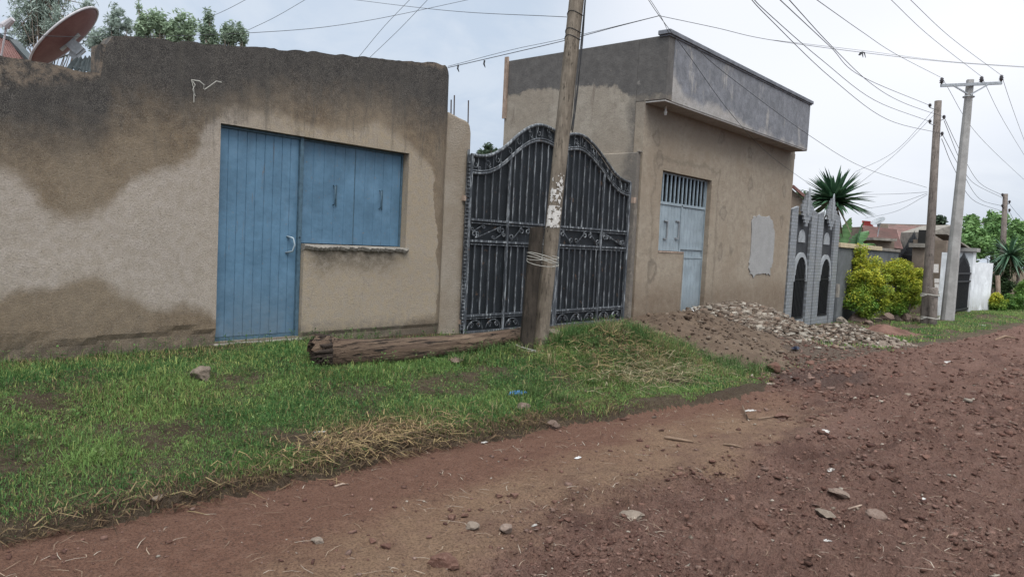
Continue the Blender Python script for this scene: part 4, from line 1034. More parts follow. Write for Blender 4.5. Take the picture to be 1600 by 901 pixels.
# ------------------------------------------------------------------ foreground leaning utility pole with stub post
pb = at(843, 549, 8.25); pt = at(901, -1, 8.45); pd = pt-pb
up_ = thing('utility_pole', pb, 'weathered wooden utility pole leaning in front of the black gate', 'utility pole')
pts = [pb-pd*.05]+[pb+pd*t for t in np.linspace(0, 1.5, 26)]
MB().tube(pts, [.083]+[.083+.004*t for t in np.linspace(0, 1.5, 26)], 20, jit=.012).build('pole', 'pole', up_, smooth=True)
def on_pole(t, ang, off=0.0, r=.086):
    c = pb+pd*t; tt = pd/np.linalg.norm(pd); a = np.cross(tt, P3((0, 0, 1))); a /= np.linalg.norm(a)
    toc = -CF+tt*np.dot(CF, tt); toc /= np.linalg.norm(toc); sd = np.cross(toc, tt)
    return c+(toc*cos(ang)+sd*sin(ang))*(r+off), toc, sd
def pole_patch(t0, t1, a0, a1, name, mat, seed, holes=.0, r=.0875):
    rr = random.Random(seed); n = 26; mm_ = 30; vs = {}; m = MB(); V = []; Fs = []
    for j in range(mm_+1):
        for i in range(n+1):
            u = i/n; v = j/mm_; V.append(on_pole(t0+(t1-t0)*v, a0+(a1-a0)*u, rr.uniform(0, .002), r)[0])
    for j in range(mm_):
        for i in range(n):
            u = i/n; v = j/mm_
            nz = float(fbm(u*5+seed, v*11, 3, .6)); ed = min(u, 1-u)*3; ev = min(v, 1-v)*3
            if nz+min(ed, ev, .5) > holes: 
                k = j*(n+1)+i; Fs.append((k, k+1, k+n+2, k+n+1))
    m.add(V, Fs); o = m.build(name, mat, up_); s = o.modifiers.new('t', 'SOLIDIFY'); s.thickness = .002; return o
pole_patch(.343, .405, -1.0, 1.0, 'torn_poster', 'paper', 5, .12)
pole_patch(.40, .50, -.9, 1.0, 'torn_poster', 'paper', 9, .55)
for t in (.905, .885, .955):
    MB().tube([on_pole(t+.004*sin(a*2), a, .004)[0] for a in np.linspace(0, 2*pi, 21)], .004, 5).build('wire_band', 'cable', up_)
for k, off in enumerate((-1.25, -1.45, -1.1)):
    pp_ = [on_pole(t, off+.22*sin(t*14+k*2), .012+.012*(1+sin(t*9+k)))[0] for t in np.linspace(.62, 1.3, 40)]
    MB().tube(pp_, .006, 5).build('cable', 'cable', up_, smooth=True)
sp_b = at(822, 547, 8.05); sp_t = at(839, 357, 8.12)
MBp = MB(); dd = sp_t-sp_b
def ring_post(c, w, d, ang=.2):
    a = CR*cos(ang)+CF*sin(ang); a[2] = 0; a /= np.linalg.norm(a); b = P3((-a[1], a[0], 0))
    q = [(-1, -.8), (-.8, -1), (.8, -1), (1, -.8), (1, .8), (.8, 1), (-.8, 1), (-1, .8)]
    return [c+a*w/2*i+b*d/2*j for i, j in q]
R = [ring_post(sp_b+dd*t, .142, .10) for t in (-.12, 0, .25, .5, .75, .96, 1.0)]; V = [v for r_ in R for v in r_]
for i in range(8): V[-8+i] = V[-8+i]+P3((0, 0, .012*((i*7) % 3)))
MBp.add(V, [(j*8+i, j*8+(i+1) % 8, (j+1)*8+(i+1) % 8, (j+1)*8+i) for j in range(6) for i in range(8)]+[tuple(48+i for i in range(8))])
tag(MBp.build('wooden_post', 'post', loc=sp_b), 'short dark wooden stub post tied to the leaning pole', 'post')
def tie(tp, wpx, label, rad=.005, turns=4, spread=.04, dep=8.1):
    c = at(*tp, dep); P = []
    a = CR.copy(); a[2] = 0; a /= np.linalg.norm(a); b = P3((-a[1], a[0], 0)); W = wpx/2*dep/F
    mbt = MB()
    for k in range(turns):
        ph = random.uniform(0, 6); zz = random.uniform(-spread, spread)
        P = [c+a*W*cos(t)+b*.165*sin(t)+P3((0, 0, zz+spread*.9*sin(t+ph)-.018*cos(t))) for t in np.linspace(0, 2*pi, 30)]
        mbt.tube(P, rad, 5)
    return tag(mbt.build('binding_wire', 'string', loc=c, smooth=True), label, 'wire')
tie((848, 406), 50, 'pale wire loops binding the leaning pole to its short post', .0035, 5, .04)
tie((832, 547), 52, 'loop of wire around the foot of the leaning pole', .006, 2, .02)

# ------------------------------------------------------------------ log
L0 = ground(512, 574); L0 = P3((L0[0], L0[1]+.15, L0[2]))
gd = lambda a, b: float(np.dot(ground(a, b)-P3((0, 0, CZ)), CF))
g0_, g1_ = gd(500, 574)+.12, gd(700, 558)+.12
lp = [(500, 551, g0_, .145), (530, 551, g0_+.08, .135), (580, 551, g0_*.72+g1_*.28, .128), (640, 547, g0_*.4+g1_*.6, .122), (700, 540, g1_, .112), (760, 533, g1_+.35, .10), (805, 526, g1_+.62, .09), (836, 516, g1_+.85, .08)]
c = [at(x, y, d) for x, y, d, r in lp]; n = 20; V = []; Fs = []; K = 60
tt = np.linspace(0, len(lp)-1, K); C3 = [P3([np.interp(t, range(len(lp)), [q[k] for q in c]) for k in range(3)]) for t in tt]; Rr = [np.interp(t, range(len(lp)), [q[3] for q in lp]) for t in tt]
for i in range(K):
    t = C3[min(i+1, K-1)]-C3[max(0, i-1)]; t /= np.linalg.norm(t); a = np.cross(t, P3((0, 0, 1))); a /= np.linalg.norm(a); b = np.cross(a, t)
    for k in range(n):
        an = 2*pi*k/n; s = tt[i]
        f = 1+.16*float(fbm(s*.5+3, k*.9 if k < n/2 else (n-k)*.9, 3))+.10*float(fbm(s*.35, an*2.5, 2))
        if i < 9: f *= 1+(9-i)/9*(.10+.35*float(vnoise(k*1.7, i*.8)))
        V.append(C3[i]+(a*cos(an)+b*sin(an))*Rr[i]*f+(t*(-.05-.16*float(vnoise(k*1.3, 4)))if i == 0 else 0))
for i in range(K-1):
    for k in range(n): Fs.append((i*n+k, i*n+(k+1) % n, (i+1)*n+(k+1) % n, (i+1)*n+k))
Fs.append(tuple((K-1)*n+k for k in range(n)))
lg = thing('fallen_log', (C3[0][0], C3[0][1], L0[2]), 'long weathered fallen log with a rotten left end lying below the wall', 'log')
ob = MB().add(V, Fs).build('trunk', 'log', lg, smooth=True)
rt = MB()
for k in range(190):
    an = random.uniform(0, 2*pi); rad = .165*sqrt(random.random()); base = C3[1]; t = C3[2]-C3[0]; t /= np.linalg.norm(t); a = np.cross(t, P3((0, 0, 1))); b = np.cross(a, t)
    p = base+(a*cos(an)+b*sin(an))*rad; l = random.uniform(.03, .10)
    e_ = p-t*l+P3((random.uniform(-.03, .03), random.uniform(-.03, .03), random.uniform(-.05, .03)))
    rt.tube([p+t*.06, (p+e_)/2+P3((0, 0, random.uniform(-.01, .01))), e_], [.017, .013, .003], 5, jit=.3)
rt.build('rotten_end', 'rot', lg)

# ------------------------------------------------------------------ foliage builders
def leaf_quads(pos, size, tint, aspect=.5, droop=0.0, nrm_up=.3):
    n = len(pos); d = RNG.normal(size=(n, 3)); d[:, 2] = d[:, 2]*.6-droop; d /= np.linalg.norm(d, axis=1)[:, None]
    s = np.cross(d, RNG.normal(size=(n, 3))+np.array([0, 0, nrm_up])); s /= np.linalg.norm(s, axis=1)[:, None]+1e-9
    L = size[:, None]; w = L*aspect*.5
    V = np.stack([pos-d*L*.5, pos+s*w, pos+d*L*.5, pos-s*w], 1).reshape(-1, 3)
    return V, np.arange(n*4).reshape(-1, 4), np.repeat(tint, 4, 0)
def clumps(cent, rad, per, shell=.5):
    out = []; cid = []
    for i, (c_, r_) in enumerate(zip(cent, rad)):
        d = RNG.normal(size=(per, 3)); d /= np.linalg.norm(d, axis=1)[:, None]
        k = RNG.random(per)**shell; out.append(np.asarray(c_)+d*k[:, None]*np.asarray(r_)); cid += [i]*per
    return np.vstack(out), np.array(cid)
def tree(name, base, top, crown, label, cat='tree', group=None, n_cl=40, per=170, leaf=.12, cols=((.03, .06, .02), (.08, .13, .05)), aspect=.4, droop=.3, trunk_r=.12, cl=.35, seed=1, mat='leaf', squash=1.0, stems=1):
    """crown: list of (x,y,z,rx,ry,rz) lobes in world space"""
    global RNG
    old = RNG; RNG = np.random.default_rng(seed); rr = random.Random(seed)
    t = thing(name, base, label, cat, group)
    tm = MB(); base = P3(base); top = P3(top)
    cent = []; rad = []
    for (x, y, z, rx, ry, rz) in crown:
        k = max(3, int(n_cl*rx*rz/sum(q[3]*q[5] for q in crown)))
        for i in range(k):
            d = RNG.normal(size=3); d /= np.linalg.norm(d); q = RNG.random()**.45*(1.28 if RNG.random() < .25 else 1.0)
            cent.append(P3((x+d[0]*rx*q, y+d[1]*ry*q, z+d[2]*rz*q))); rad.append(P3((cl, cl, cl*squash))*RNG.uniform(.5, 1.25))
    for s_ in range(stems):
        off = P3((rr.uniform(-.1, .1), rr.uniform(-.1, .1), 0))*stems
        mid = (base+top)/2+P3((rr.uniform(-.15, .15), rr.uniform(-.15, .15), 0))+off
        tm.tube([base-P3((0, 0, .2)), base+off*.3+P3((0, 0, .1)), mid, top+off*2], [trunk_r*1.3, trunk_r, trunk_r*.7, trunk_r*.35], 8, jit=.06)
    for i in range(0, len(cent), 2):
        c_ = cent[i]; s0 = base+(top-base)*rr.uniform(.35, .95); md_ = (s0+c_)/2+P3((0, 0, -.1*np.linalg.norm(c_-s0)))
        tm.tube([s0, md_, c_], [trunk_r*.3, trunk_r*.18, trunk_r*.06], 5)
    tm.build('trunk', 'trunk', t, smooth=True)
    P_, cid = clumps(cent, rad, per)
    u = RNG.random((len(P_), 1)); cb = RNG.random(len(cent))[cid][:, None]; m = np.clip(.5*u+.5*cb, 0, 1)
    C_ = np.array(cols[0])*(1-m)+np.array(cols[1])*m
    if len(cols) > 2:
        sel = RNG.random((len(P_), 1)) < .35*np.clip(cb*1.6, 0, 1); C_ = np.where(sel, np.array(cols[2]), C_)
    V, Q, T = leaf_quads(P_, leaf*RNG.uniform(.6, 1.3, len(P_)), C_*RNG.uniform(.8, 1.2, (len(P_), 1)), aspect, droop)
    np_mesh('crown', V, Q, mat, parent=t, loc=base, tint=T)
    RNG = old; return t
def lobe(px, py, dep, wpx, hpx, dr=.8):
    c_ = at(px, py, dep); k = dep/F; return (c_[0], c_[1], c_[2], wpx/2*k, wpx/2*k*dr, hpx/2*k)
# trees behind the left building; haze is put into their pale leaf colours
HAZE_PALE = ((.20, .245, .21), (.33, .39, .33)); 
def bt(px, dep): p = at(px, 330, dep); return (p[0], p[1], 0.0)
tree('eucalyptus_tree', bt(70, 26), at(66, -60, 26), [lobe(70, 5, 26, 70, 80), lobe(45, 40, 26, 60, 60), lobe(110, 50, 26, 80, 50), lobe(70, -60, 26, 60, 60), lobe(130, 15, 26, 30, 40)], 'tall haze paled eucalyptus behind the rusty satellite dish', n_cl=210, per=55, leaf=.17, cols=HAZE_PALE, aspect=.2, droop=.9, squash=1.7, trunk_r=.12, cl=.22, seed=2)
tree('bushy_tree', bt(182, 24), at(182, 50, 24), [lobe(182, 45, 24, 38, 60), lobe(160, 70, 24, 40, 50)], 'haze paled bushy tree above the step in the left wall top', n_cl=80, per=55, leaf=.15, cols=HAZE_PALE, aspect=.26, droop=-.2, squash=1.5, cl=.15, seed=3)
tree('feathery_tree', bt(240, 22), at(248, 62, 22), [lobe(222, 42, 22, 24, 56), lobe(246, 44, 22, 26, 50), lobe(268, 50, 22, 24, 46), lobe(290, 50, 22, 26, 60)], 'green feathery tree over the middle of the left wall', n_cl=110, per=55, leaf=.14, cols=((.19, .25, .165), (.33, .42, .27)), aspect=.28, droop=-.25, squash=1.5, cl=.15, seed=4)
tree('bushy_tree', bt(325, 23), at(326, 62, 23), [lobe(324, 50, 23, 22, 60), lobe(336, 62, 23, 20, 30)], 'slim green tree over the wall, left of the last tree', n_cl=44, per=55, leaf=.14, cols=((.18, .235, .17), (.30, .37, .26)), aspect=.28, droop=-.3, squash=1.6, cl=.13, seed=5)
tree('bushy_tree', bt(362, 23), at(362, 66, 23), [lobe(358, 55, 23, 22, 36), lobe(376, 58, 23, 18, 30)], 'small green tree, rightmost of those above the left wall', n_cl=44, per=55, leaf=.14, cols=((.18, .235, .17), (.30, .37, .26)), aspect=.28, droop=-.3, squash=1.6, cl=.13, seed=6)
tree('bushy_tree', bt(765, 34), at(765, 235, 34), [lobe(765, 240, 34, 34, 20)], 'distant tree top peeping over the black gate', n_cl=14, per=130, leaf=.2, cols=((.05, .075, .045), (.09, .13, .08)), cl=.25, seed=7)
tree('bushy_tree', bt(1247, 32), at(1247, 312, 32), [lobe(1250, 314, 32, 26, 22)], 'distant tree top between the tan building and the spiky palm', n_cl=12, per=120, leaf=.2, cols=((.05, .08, .04), (.1, .15, .08)), cl=.25, seed=8)

# spiky dragon tree
def spiky(name, base, head, n, L, w, label, cols, cat='palm', trunk_r=.09, dmin=-.6, seed=3, dead=0, up=.0):
    rr = random.Random(seed); t = thing(name, base, label, cat); base = P3(base); head = P3(head)
    MB().tube([base-P3((0, 0, .2)), (base+head)/2, head], [trunk_r*1.2, trunk_r, trunk_r*.8], 10, jit=.08).build('trunk', 'trunk', t, smooth=True)
    V = []; Q = []; T = []
    for i in range(n):
        a = rr.uniform(0, 2*pi); el = math.asin(min(.98, rr.uniform(dmin, .98)+up*.0)); l = L*rr.uniform(.75, 1.08)
        isd = i < dead
        if isd: el = rr.uniform(-1.45, -.9); l *= .9
        d = P3((cos(a)*cos(el), sin(a)*cos(el), sin(el))); s = P3((-sin(a), cos(a), 0)); nn = np.cross(d, s)
        bend = .10+.12*(1-abs(d[2])); c0_ = rr.choice(cols); c_ = np.array(c0_)*rr.uniform(.7, 1.35) if not isd else np.array((.2, .16, .1))*rr.uniform(.6, 1.2)
        o = len(V); seg = 5
        for k in range(seg+1):
            u = k/seg; p = head+d*l*u+P3((0, 0, -bend*l*u*u)); ww = w*(.45+.55*min(1, u*3.5))*(1-u**2.2)+.002
            V += [p-s*ww/2+nn*ww*.22, p, p+s*ww/2+nn*ww*.22]; T += [c_]*3
        for k in range(seg):
            q = o+k*3; Q += [(q, q+1, q+4, q+3), (q+1, q+2, q+5, q+4)]
    np_mesh('crown', V, Q, 'leafgloss', parent=t, loc=head, tint=np.array(T)); return t
GR = [(.035, .085, .045), (.055, .12, .065), (.08, .15, .085)]
hd = at(1303, 316, 24); bs = (hd[0]+.1, hd[1], -.3)
spiky('dragon_palm', bs, hd, 230, 1.30, .15, 'spiky dark green palm head above the grey tiled gates', GR, dmin=-.22, dead=6)
# banana leaves behind the gates
bp = at(1328, 352, 24.5); bn = thing('banana_plant', (bp[0], bp[1], -.3), 'broad leaved green banana plant behind the tiled gates', 'plant')
MB().tube([(bp[0], bp[1], -.4), (bp[0], bp[1], 1.9)], [.12, .08], 10).build('stem', 'trunk', bn, smooth=True)
def ban_leaf(p0, p1, w, bend, tw, col):
    p0 = P3(p0); p1 = P3(p1); d = p1-p0; L = np.linalg.norm(d); s = CR*cos(tw)+CF*sin(tw); V = []; Q = []; n = 14
    for k in range(n+1):
        u = k/n; c_ = p0+d*u+P3((0, 0, -bend*u*u))+CR*bend*.3*u*u; ww = w*(sin(pi*min(1, .04+.96*u**.85))**.8)*(1 if k % 2 else .72)
        V += [c_-s*ww/2+CF*.12*ww, c_, c_+s*ww/2+CF*.12*ww-P3((0, 0, .06*u))]
    for k in range(n): q = k*3; Q += [(q, q+1, q+4, q+3), (q+1, q+2, q+5, q+4)]
    np_mesh('leaf', V, Q, 'leafgloss', parent=bn, loc=p0, tint=np.array([np.array(col)*(.75+.35*((i//3) % 2)+(.25 if i % 3 == 1 else 0)) for i in range(len(V))]), smooth=True)
for (x0, y0, x1, y1, w, b, tw, c_, dd_) in [(1318, 390, 1326, 318, .40, .0, .3, (.13, .25, .09), 0), (1335, 390, 1352, 335, .45, .1, -.2, (.10, .21, .08), .2), (1322, 388, 1316, 330, .38, 0, .6, (.09, .18, .07), .3), (1340, 392, 1345, 322, .25, .05, .9, (.05, .11, .05), .1), (1272, 360, 1268, 310, .3, 0, .4, (.12, .22, .09), 0), (1300, 385, 1303, 330, .3, 0, .2, (.11, .2, .08), .3), (1345, 395, 1362, 355, .4, .12, 0, (.12, .24, .1), -.1)]:
    ban_leaf(at(x0, y0, 24.5+dd_), at(x1, y1, 24.4+dd_), w*1.25, b+.45, tw, tuple(k*1.05 for k in c_))

# ------------------------------------------------------------------ pair of grey tiled gates
og = thing('tiled_gate', (20.65, 7, -.4), 'pair of tall grey tiled gate leaves with arched grilles and stepped finials', 'gate')
for (a, b) in ((18.78, 20.66), (20.76, 22.60)):
    w = b-a; zb = -.38; lf = MB().box(a+.02, b-.02, 7.06, 7.10, zb, 2.60).build('gate_leaf', 'gatedark', og)
    px1 = a+.43; px2 = b-.43
    for (p, q) in ((a, px1), (px2, b)):
        MB().box(p, q, 6.99, 7.055, zb, 2.68).add([(p, 6.985, 2.683), (q, 6.985, 2.683), (q, 7.06, 2.683), (p, 7.06, 2.683), (p, 6.985, 2.70+.10*(p > a+.1)), (q, 6.985, 2.70+.10*(p < a+.1)), (q, 7.06, 2.70+.10*(p < a+.1)), (p, 7.06, 2.70+.10*(p > a+.1))], [(0, 1, 5, 4), (1, 2, 6, 5), (2, 3, 7, 6), (3, 0, 4, 7), (4, 5, 6, 7)]).build('tiled_pilaster', 'tiles', lf)
    cx = (px1+px2)/2; hw = (px2-px1)/2-.03
    # arch surround
    n = 20; z1 = 1.02; arc_o = [(cx+hw*cos(t), z1+hw*1.25*sin(t)) for t in np.linspace(0, pi, n)]; arc_i = [(cx+(hw-.10)*cos(t), z1+(hw-.10)*1.25*sin(t)) for t in np.linspace(0, pi, n)]
    m = MB()
    for i in range(n-1):
        A0, A1, B1, B0 = arc_o[i], arc_o[i+1], arc_i[i+1], arc_i[i]
        m.prism([B0, A0, A1, B1], 7.0, 7.056)
    m.box(cx-hw, cx-hw+.06, 7.0, 7.056, .85, z1-.003).box(cx+hw-.06, cx+hw, 7.0, 7.056, .85, z1-.003)
    m.build('arch_trim', 'gatewhite', lf)
    op = [(cx-hw+.10, -.12)]+[(cx+(hw-.10)*cos(t), z1+(hw-.10)*1.25*sin(t)) for t in np.linspace(pi, 0, n)]+[(cx+hw-.10, -.12)]
    MB().prism(op, 7.048, 7.057).build('grille_back', 'dark', lf)
    g_ = MB()
    for i in range(7):
        x = cx+(i-3)/3.5*(hw-.12); zt = z1+(hw-.1)*1.25*sqrt(max(0, 1-((x-cx)/(hw-.1))**2)); g_.bar((x, 7.025, -.12), (x, 7.025, zt), .03)
    g_.bar((cx-hw+.1, 7.02, -.12), (cx+hw-.1, 7.02, -.12), .04).bar((cx-hw+.1, 7.02, .9), (cx+hw-.1, 7.02, .9), .03); g_.build('grille', 'iron', lf)
    MB().box(cx-hw+.02, cx+hw-.02, 7.01, 7.05, zb, -.15).build('foot_panel', 'tiles', lf)
    hm = [(cx-.24, 1.88)]+[(cx+.24*cos(t), 1.88+.34*sin(t)) for t in np.linspace(pi, 0, 14)]+[(cx+.24, 1.88)]
    MB().prism(hm, 7.03, 7.056).build('half_moon', 'gatewhite', lf)
    # stepped diamond finial
    fm = MB(); st = [(.10, 3.10), (.20, 2.98), (.30, 2.86), (.42, 2.76), (.42, 2.68), (.34, 2.58), (.24, 2.48), (.16, 2.40), (.08, 2.30)]
    R_ = []; zprev = 3.18
    outl = []
    for wd, z in st:
        outl += [(wd, zprev), (wd, z)]; zprev = z
    poly = [(cx+x_, z_) for x_, z_ in outl]+[(cx-x_, z_) for x_, z_ in outl[::-1]]
    fm.prism(poly[::-1], 6.94, 6.985).build('finial', 'tiles', lf)
    MB().prism([(cx-.06, 2.6), (cx-.06, 3.18), (cx, 3.32), (cx+.06, 3.18), (cx+.06, 2.6)][::-1], 6.915, 6.938).build('spire', 'gatewhite', lf)
# small gabled roof peak behind
rp = at(1240, 296, 24); hs_ = thing('small_gable', (rp[0], rp[1], 0), 'small dark red gable peak beside the tan building', 'roof')
g0, g1, g2 = at(1222, 312, 24), at(1236, 294, 24), at(1256, 312, 24)
def slab(m, pts, nrm, th): pts = [P3(p) for p in pts]; nrm = P3(nrm)*th; k = len(pts); return m.add(pts+[p+nrm for p in pts], [tuple(range(k)), tuple(range(2*k-1, k-1, -1))]+[(i, i+k, (i+1) % k+k, (i+1) % k) for i in range(k)])
slab(MB(), [g0, g1, g2, (g2[0], g2[1], 0), (g0[0], g0[1], 0)], CF, 2.0).build('wall', 'brownwall', hs_)
m = MB(); m.bar(g0-CR*.15-P3((0, 0, .1))-CF*.1, g1+P3((0, 0, .06))-CF*.1, .12, .08).bar(g1+P3((0, 0, .06))-CF*.1, g2+CR*.15-P3((0, 0, .05))-CF*.1, .12, .08); m.build('roof_edge', 'redroof', hs_)

# ------------------------------------------------------------------ compound wall and bushes
cw = thing('compound_wall', (25.5, 7, -.35), 'dark grey compound wall with cream coping behind the yellow bushes', 'wall')
MB().box(22.68, 29.5, 7.0, 7.2, -.6, 1.83).build('wall', 'greywall', cw)
MB().box(22.64, 27.0, 6.93, 7.27, 1.835, 1.97).build('coping', 'cream', cw, bevel=.01); MB().box(27.01, 29.5, 6.95, 7.25, 1.835, 1.93).build('coping', 'cement', cw, bevel=.01)
MB().box(22.66, 23.2, 6.93, 6.995, -.6, .35).build('plinth', 'greywall', cw)
MB().box(22.68, 22.86, 6.94, 6.995, .36, .75).build('render_patch', 'cement', cw)
def bush(name, lobes, label, seed, cols, yellow, n_cl=60, per=210, leaf=.075, cl=.26, group=None):
    global RNG
    old = RNG; RNG = np.random.default_rng(seed); rr = random.Random(seed)
    cx = np.mean([l[0] for l in lobes]); cy = np.mean([l[1] for l in lobes]); zb = H(cx, cy)
    t = thing(name, (cx, cy, zb), label, 'bush', group)
    cent = []; rad = []
    A_ = sum(q[3]*q[5] for q in lobes)
    for (x, y, z, rx, ry, rz) in lobes:
        for i in range(max(3, int(n_cl*rx*rz/A_))):
            d = RNG.normal(size=3); d /= np.linalg.norm(d); q = RNG.random()**.4; cent.append(P3((x+d[0]*rx*q, y+d[1]*ry*q, max(zb+.12, z+d[2]*rz*q)))); rad.append(P3((cl, cl, cl*.8))*RNG.uniform(.55, 1.2))
    m = MB()
    for i in range(0, len(cent), 3):
        m.tube([(cx+rr.uniform(-.2, .2), cy+rr.uniform(-.1, .1), zb-.1), (P3((cx, cy, zb))+cent[i])/2, cent[i]], [.025, .015, .005], 5)
    m.build('stems', 'trunk', t)
    P_, cid = clumps(cent, rad, per); cb = RNG.random(len(cent))[cid]
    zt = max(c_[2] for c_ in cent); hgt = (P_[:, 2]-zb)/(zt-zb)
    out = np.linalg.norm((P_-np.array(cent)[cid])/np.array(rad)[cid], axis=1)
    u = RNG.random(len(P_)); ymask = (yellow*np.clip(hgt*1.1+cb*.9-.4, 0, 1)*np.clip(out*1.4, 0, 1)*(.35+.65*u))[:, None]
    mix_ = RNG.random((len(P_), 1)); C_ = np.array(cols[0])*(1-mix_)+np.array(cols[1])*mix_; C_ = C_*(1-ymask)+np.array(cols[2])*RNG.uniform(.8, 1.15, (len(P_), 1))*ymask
    P_[:, 2] = np.maximum(P_[:, 2], zb+.03)
    V, Q, T = leaf_quads(P_, leaf*RNG.uniform(.6, 1.3, len(P_)), C_, .5, 0)
    np_mesh('foliage', V, Q, 'leaf', parent=t, loc=(cx, cy, zb), tint=T); RNG = old
YC = ((.055, .13, .022), (.15, .27, .04), (.56, .50, .045))
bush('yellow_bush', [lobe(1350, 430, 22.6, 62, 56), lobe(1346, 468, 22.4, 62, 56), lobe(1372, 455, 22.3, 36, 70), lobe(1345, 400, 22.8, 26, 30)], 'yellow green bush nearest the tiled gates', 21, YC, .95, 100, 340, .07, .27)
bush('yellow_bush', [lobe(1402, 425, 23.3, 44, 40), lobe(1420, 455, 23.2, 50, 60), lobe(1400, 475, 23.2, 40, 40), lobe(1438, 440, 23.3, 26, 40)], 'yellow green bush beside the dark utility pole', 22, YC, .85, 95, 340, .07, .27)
bush('yellow_bush', [lobe(1556, 472, 30.5, 30, 34)], 'small round yellow bush right of the white wall', 23, YC, 1.1, 30, 220, .09, .22)
bush('green_bush', [lobe(1588, 474, 31, 36, 30), lobe(1600, 455, 32, 30, 30)], 'low bright green bush at the far right edge', 24, ((.04, .10, .02), (.10, .20, .04), (.2, .3, .05)), .5, 34, 200, .10, .26)
bush('dark_shrub', [lobe(1568, 440, 33, 28, 60)], 'dark green shrub under the drooping spiky palm', 25, ((.02, .045, .018), (.05, .08, .03), (.1, .15, .05)), .2, 28, 200, .11, .3)

# ------------------------------------------------------------------ far utility poles
def insulator(m, p, r=.05, h=.12, up=P3((0, 0, 1))):
    p = P3(p); pr = [(0, .35), (.25, .4), (.3, 1), (.45, .55), (.55, 1.0), (.7, .55), (.8, .8), (1, .3)]
    m.tube([p+up*h*a for a, b in pr], [r*b for a, b in pr], 10)
p0 = ground(1446, 506); top2 = at(1466, 158, 22.1)
wp = thing('utility_pole', p0, 'dark wooden utility pole beside the yellow bushes', 'utility pole')
MB().tube([p0-P3((0, 0, .3)), p0, (p0+top2)/2, top2], [.155, .15, .12, .10], 14, jit=.03).build('pole', 'polefar', wp, smooth=True)
INS2 = {}
for k, (px, py, bx) in enumerate([(1453, 165, 1464), (1453, 190, 1464), (1475, 183, 1466), (1472, 209, 1463)]):
    q = at(px, py, 22.0); b_ = at(bx, py+5, 22.1); m = MB(); m.tube([b_, (b_+q)/2-P3((0, 0, .05)), q-P3((0, 0, .06))], .012, 6); m.build('bracket', 'galv', wp)
    m = MB(); insulator(m, q-P3((0, 0, .06)), .055, .12); m.build('insulator', 'ins', wp, smooth=True); INS2[k] = q
s0 = ground(1457, 507); s1 = at(1459, 450, 21.8)
tag(MB().tube([s0-P3((0, 0, .2)), s0, s1], [.13, .125, .115], 12, jit=.05).build('wooden_post', 'polefar', loc=s0, smooth=True), 'short wooden stub post tied to the dark far pole', 'post')
for (py, lb) in ((461, 'upper pale wire tie joining the far stub post and dark pole'), (497, 'lower pale wire tie joining the far stub post and dark pole')):
    c_ = at(1453, py, 21.9); a = CR.copy(); m = MB()
    for k in range(2): m.tube([c_+CR*.27*cos(t)+CF*.2*sin(t)+P3((0, 0, .03*sin(t*2+k)+.02*k)) for t in np.linspace(0, 2*pi, 24)], .012, 5)
    tag(m.build('binding_wire', 'string', loc=c_), lb, 'wire')
cp0 = ground(1480, 500); cpt = at(1516, 125, 23.9)
cp = thing('concrete_pole', cp0, 'pale tapered concrete power pole with a steel crossarm', 'utility pole')
V = []; ax = P3((cos(.4), sin(.4), 0)); bx_ = P3((-sin(.4), cos(.4), 0)); kz = [-.06, 0, .25, .5, .75, 1]
for t in kz:
    c_ = cp0+(cpt-cp0)*t; w = .185*(1-t)+.10*t
    for i, j in ((-1, -.6), (-.6, -1), (.6, -1), (1, -.6), (1, .6), (.6, 1), (-.6, 1), (-1, .6)): V.append(c_+ax*w*i+bx_*w*j)
Fs = [(j*8+i, j*8+(i+1) % 8, (j+1)*8+(i+1) % 8, (j+1)*8+i) for j in range(5) for i in range(8)]+[tuple(40+i for i in range(8))]
MB().add(V, Fs).build('pole', 'concrete', cp)
xl_, xr_ = at(1470, 134, 23.75), at(1565, 130, 23.75)
m = MB().bar(xl_, xr_, .07, .09); m.build('crossarm', 'galv', cp)
m = MB().bar(at(1490, 134, 23.7), at(1512, 147, 23.7), .04, .04); m.build('brace', 'galv', cp); m = MB().bar(at(1543, 133, 23.7), at(1516, 148, 23.7), .04, .04); m.build('brace', 'galv', cp)
INS3 = []
for px, py in ((1471, 133), (1533, 131), (1564, 129)):
    q = at(px, py, 23.75); m = MB(); insulator(m, q, .075, .24); m.build('insulator', 'ins', cp, smooth=True); INS3.append(q+P3((0, 0, .22)))
for (px, py, w, h) in ((1486, 418, 11, 14), (1489, 438, 8, 7), (1489, 449, 7, 12)):
    a_, b_, c_, d_ = at(px-w/2, py-h/2, 23.05), at(px+w/2, py-h/2, 23.05), at(px+w/2, py+h/2, 23.05), at(px-w/2, py+h/2, 23.05)
    tt_ = (py-125)/375; 
    ctr = cp0+(cpt-cp0)*((500-py)/375); shift = ctr-CF*.27*(1-((500-py)/375)*.4); mid_ = (a_+c_)/2; off = shift-mid_; off = CF*np.dot(off, CF)
    slab(MB(), [a_+off, b_+off, c_+off, d_+off], CF, .003).build('poster', 'paper', cp)
MB().tube([cp0+(cpt-cp0)*.93+P3((.16*cos(t), .16*sin(t), 0)) for t in np.linspace(0, 2*pi, 17)], .02, 5).build('band', 'galv', cp)
fp0 = at(1566, 440, 40); fp0[2] = -.3; fpt = at(1571, 303, 40)
fpo = thing('utility_pole', fp0, 'small distant wooden pole before the green trees', 'utility pole'); MB().tube([fp0, fpt], [.16, .12], 10).build('pole', 'polefar', fpo, smooth=True)
for px, py in ((1566, 307), (1577, 318), (1566, 324), (1577, 331)):
    m = MB(); q = at(px, py, 39.9); insulator(m, q, .08, .18); m.tube([q, at(1571, py+2, 40)], .02, 5); m.build('insulator', 'ins', fpo)

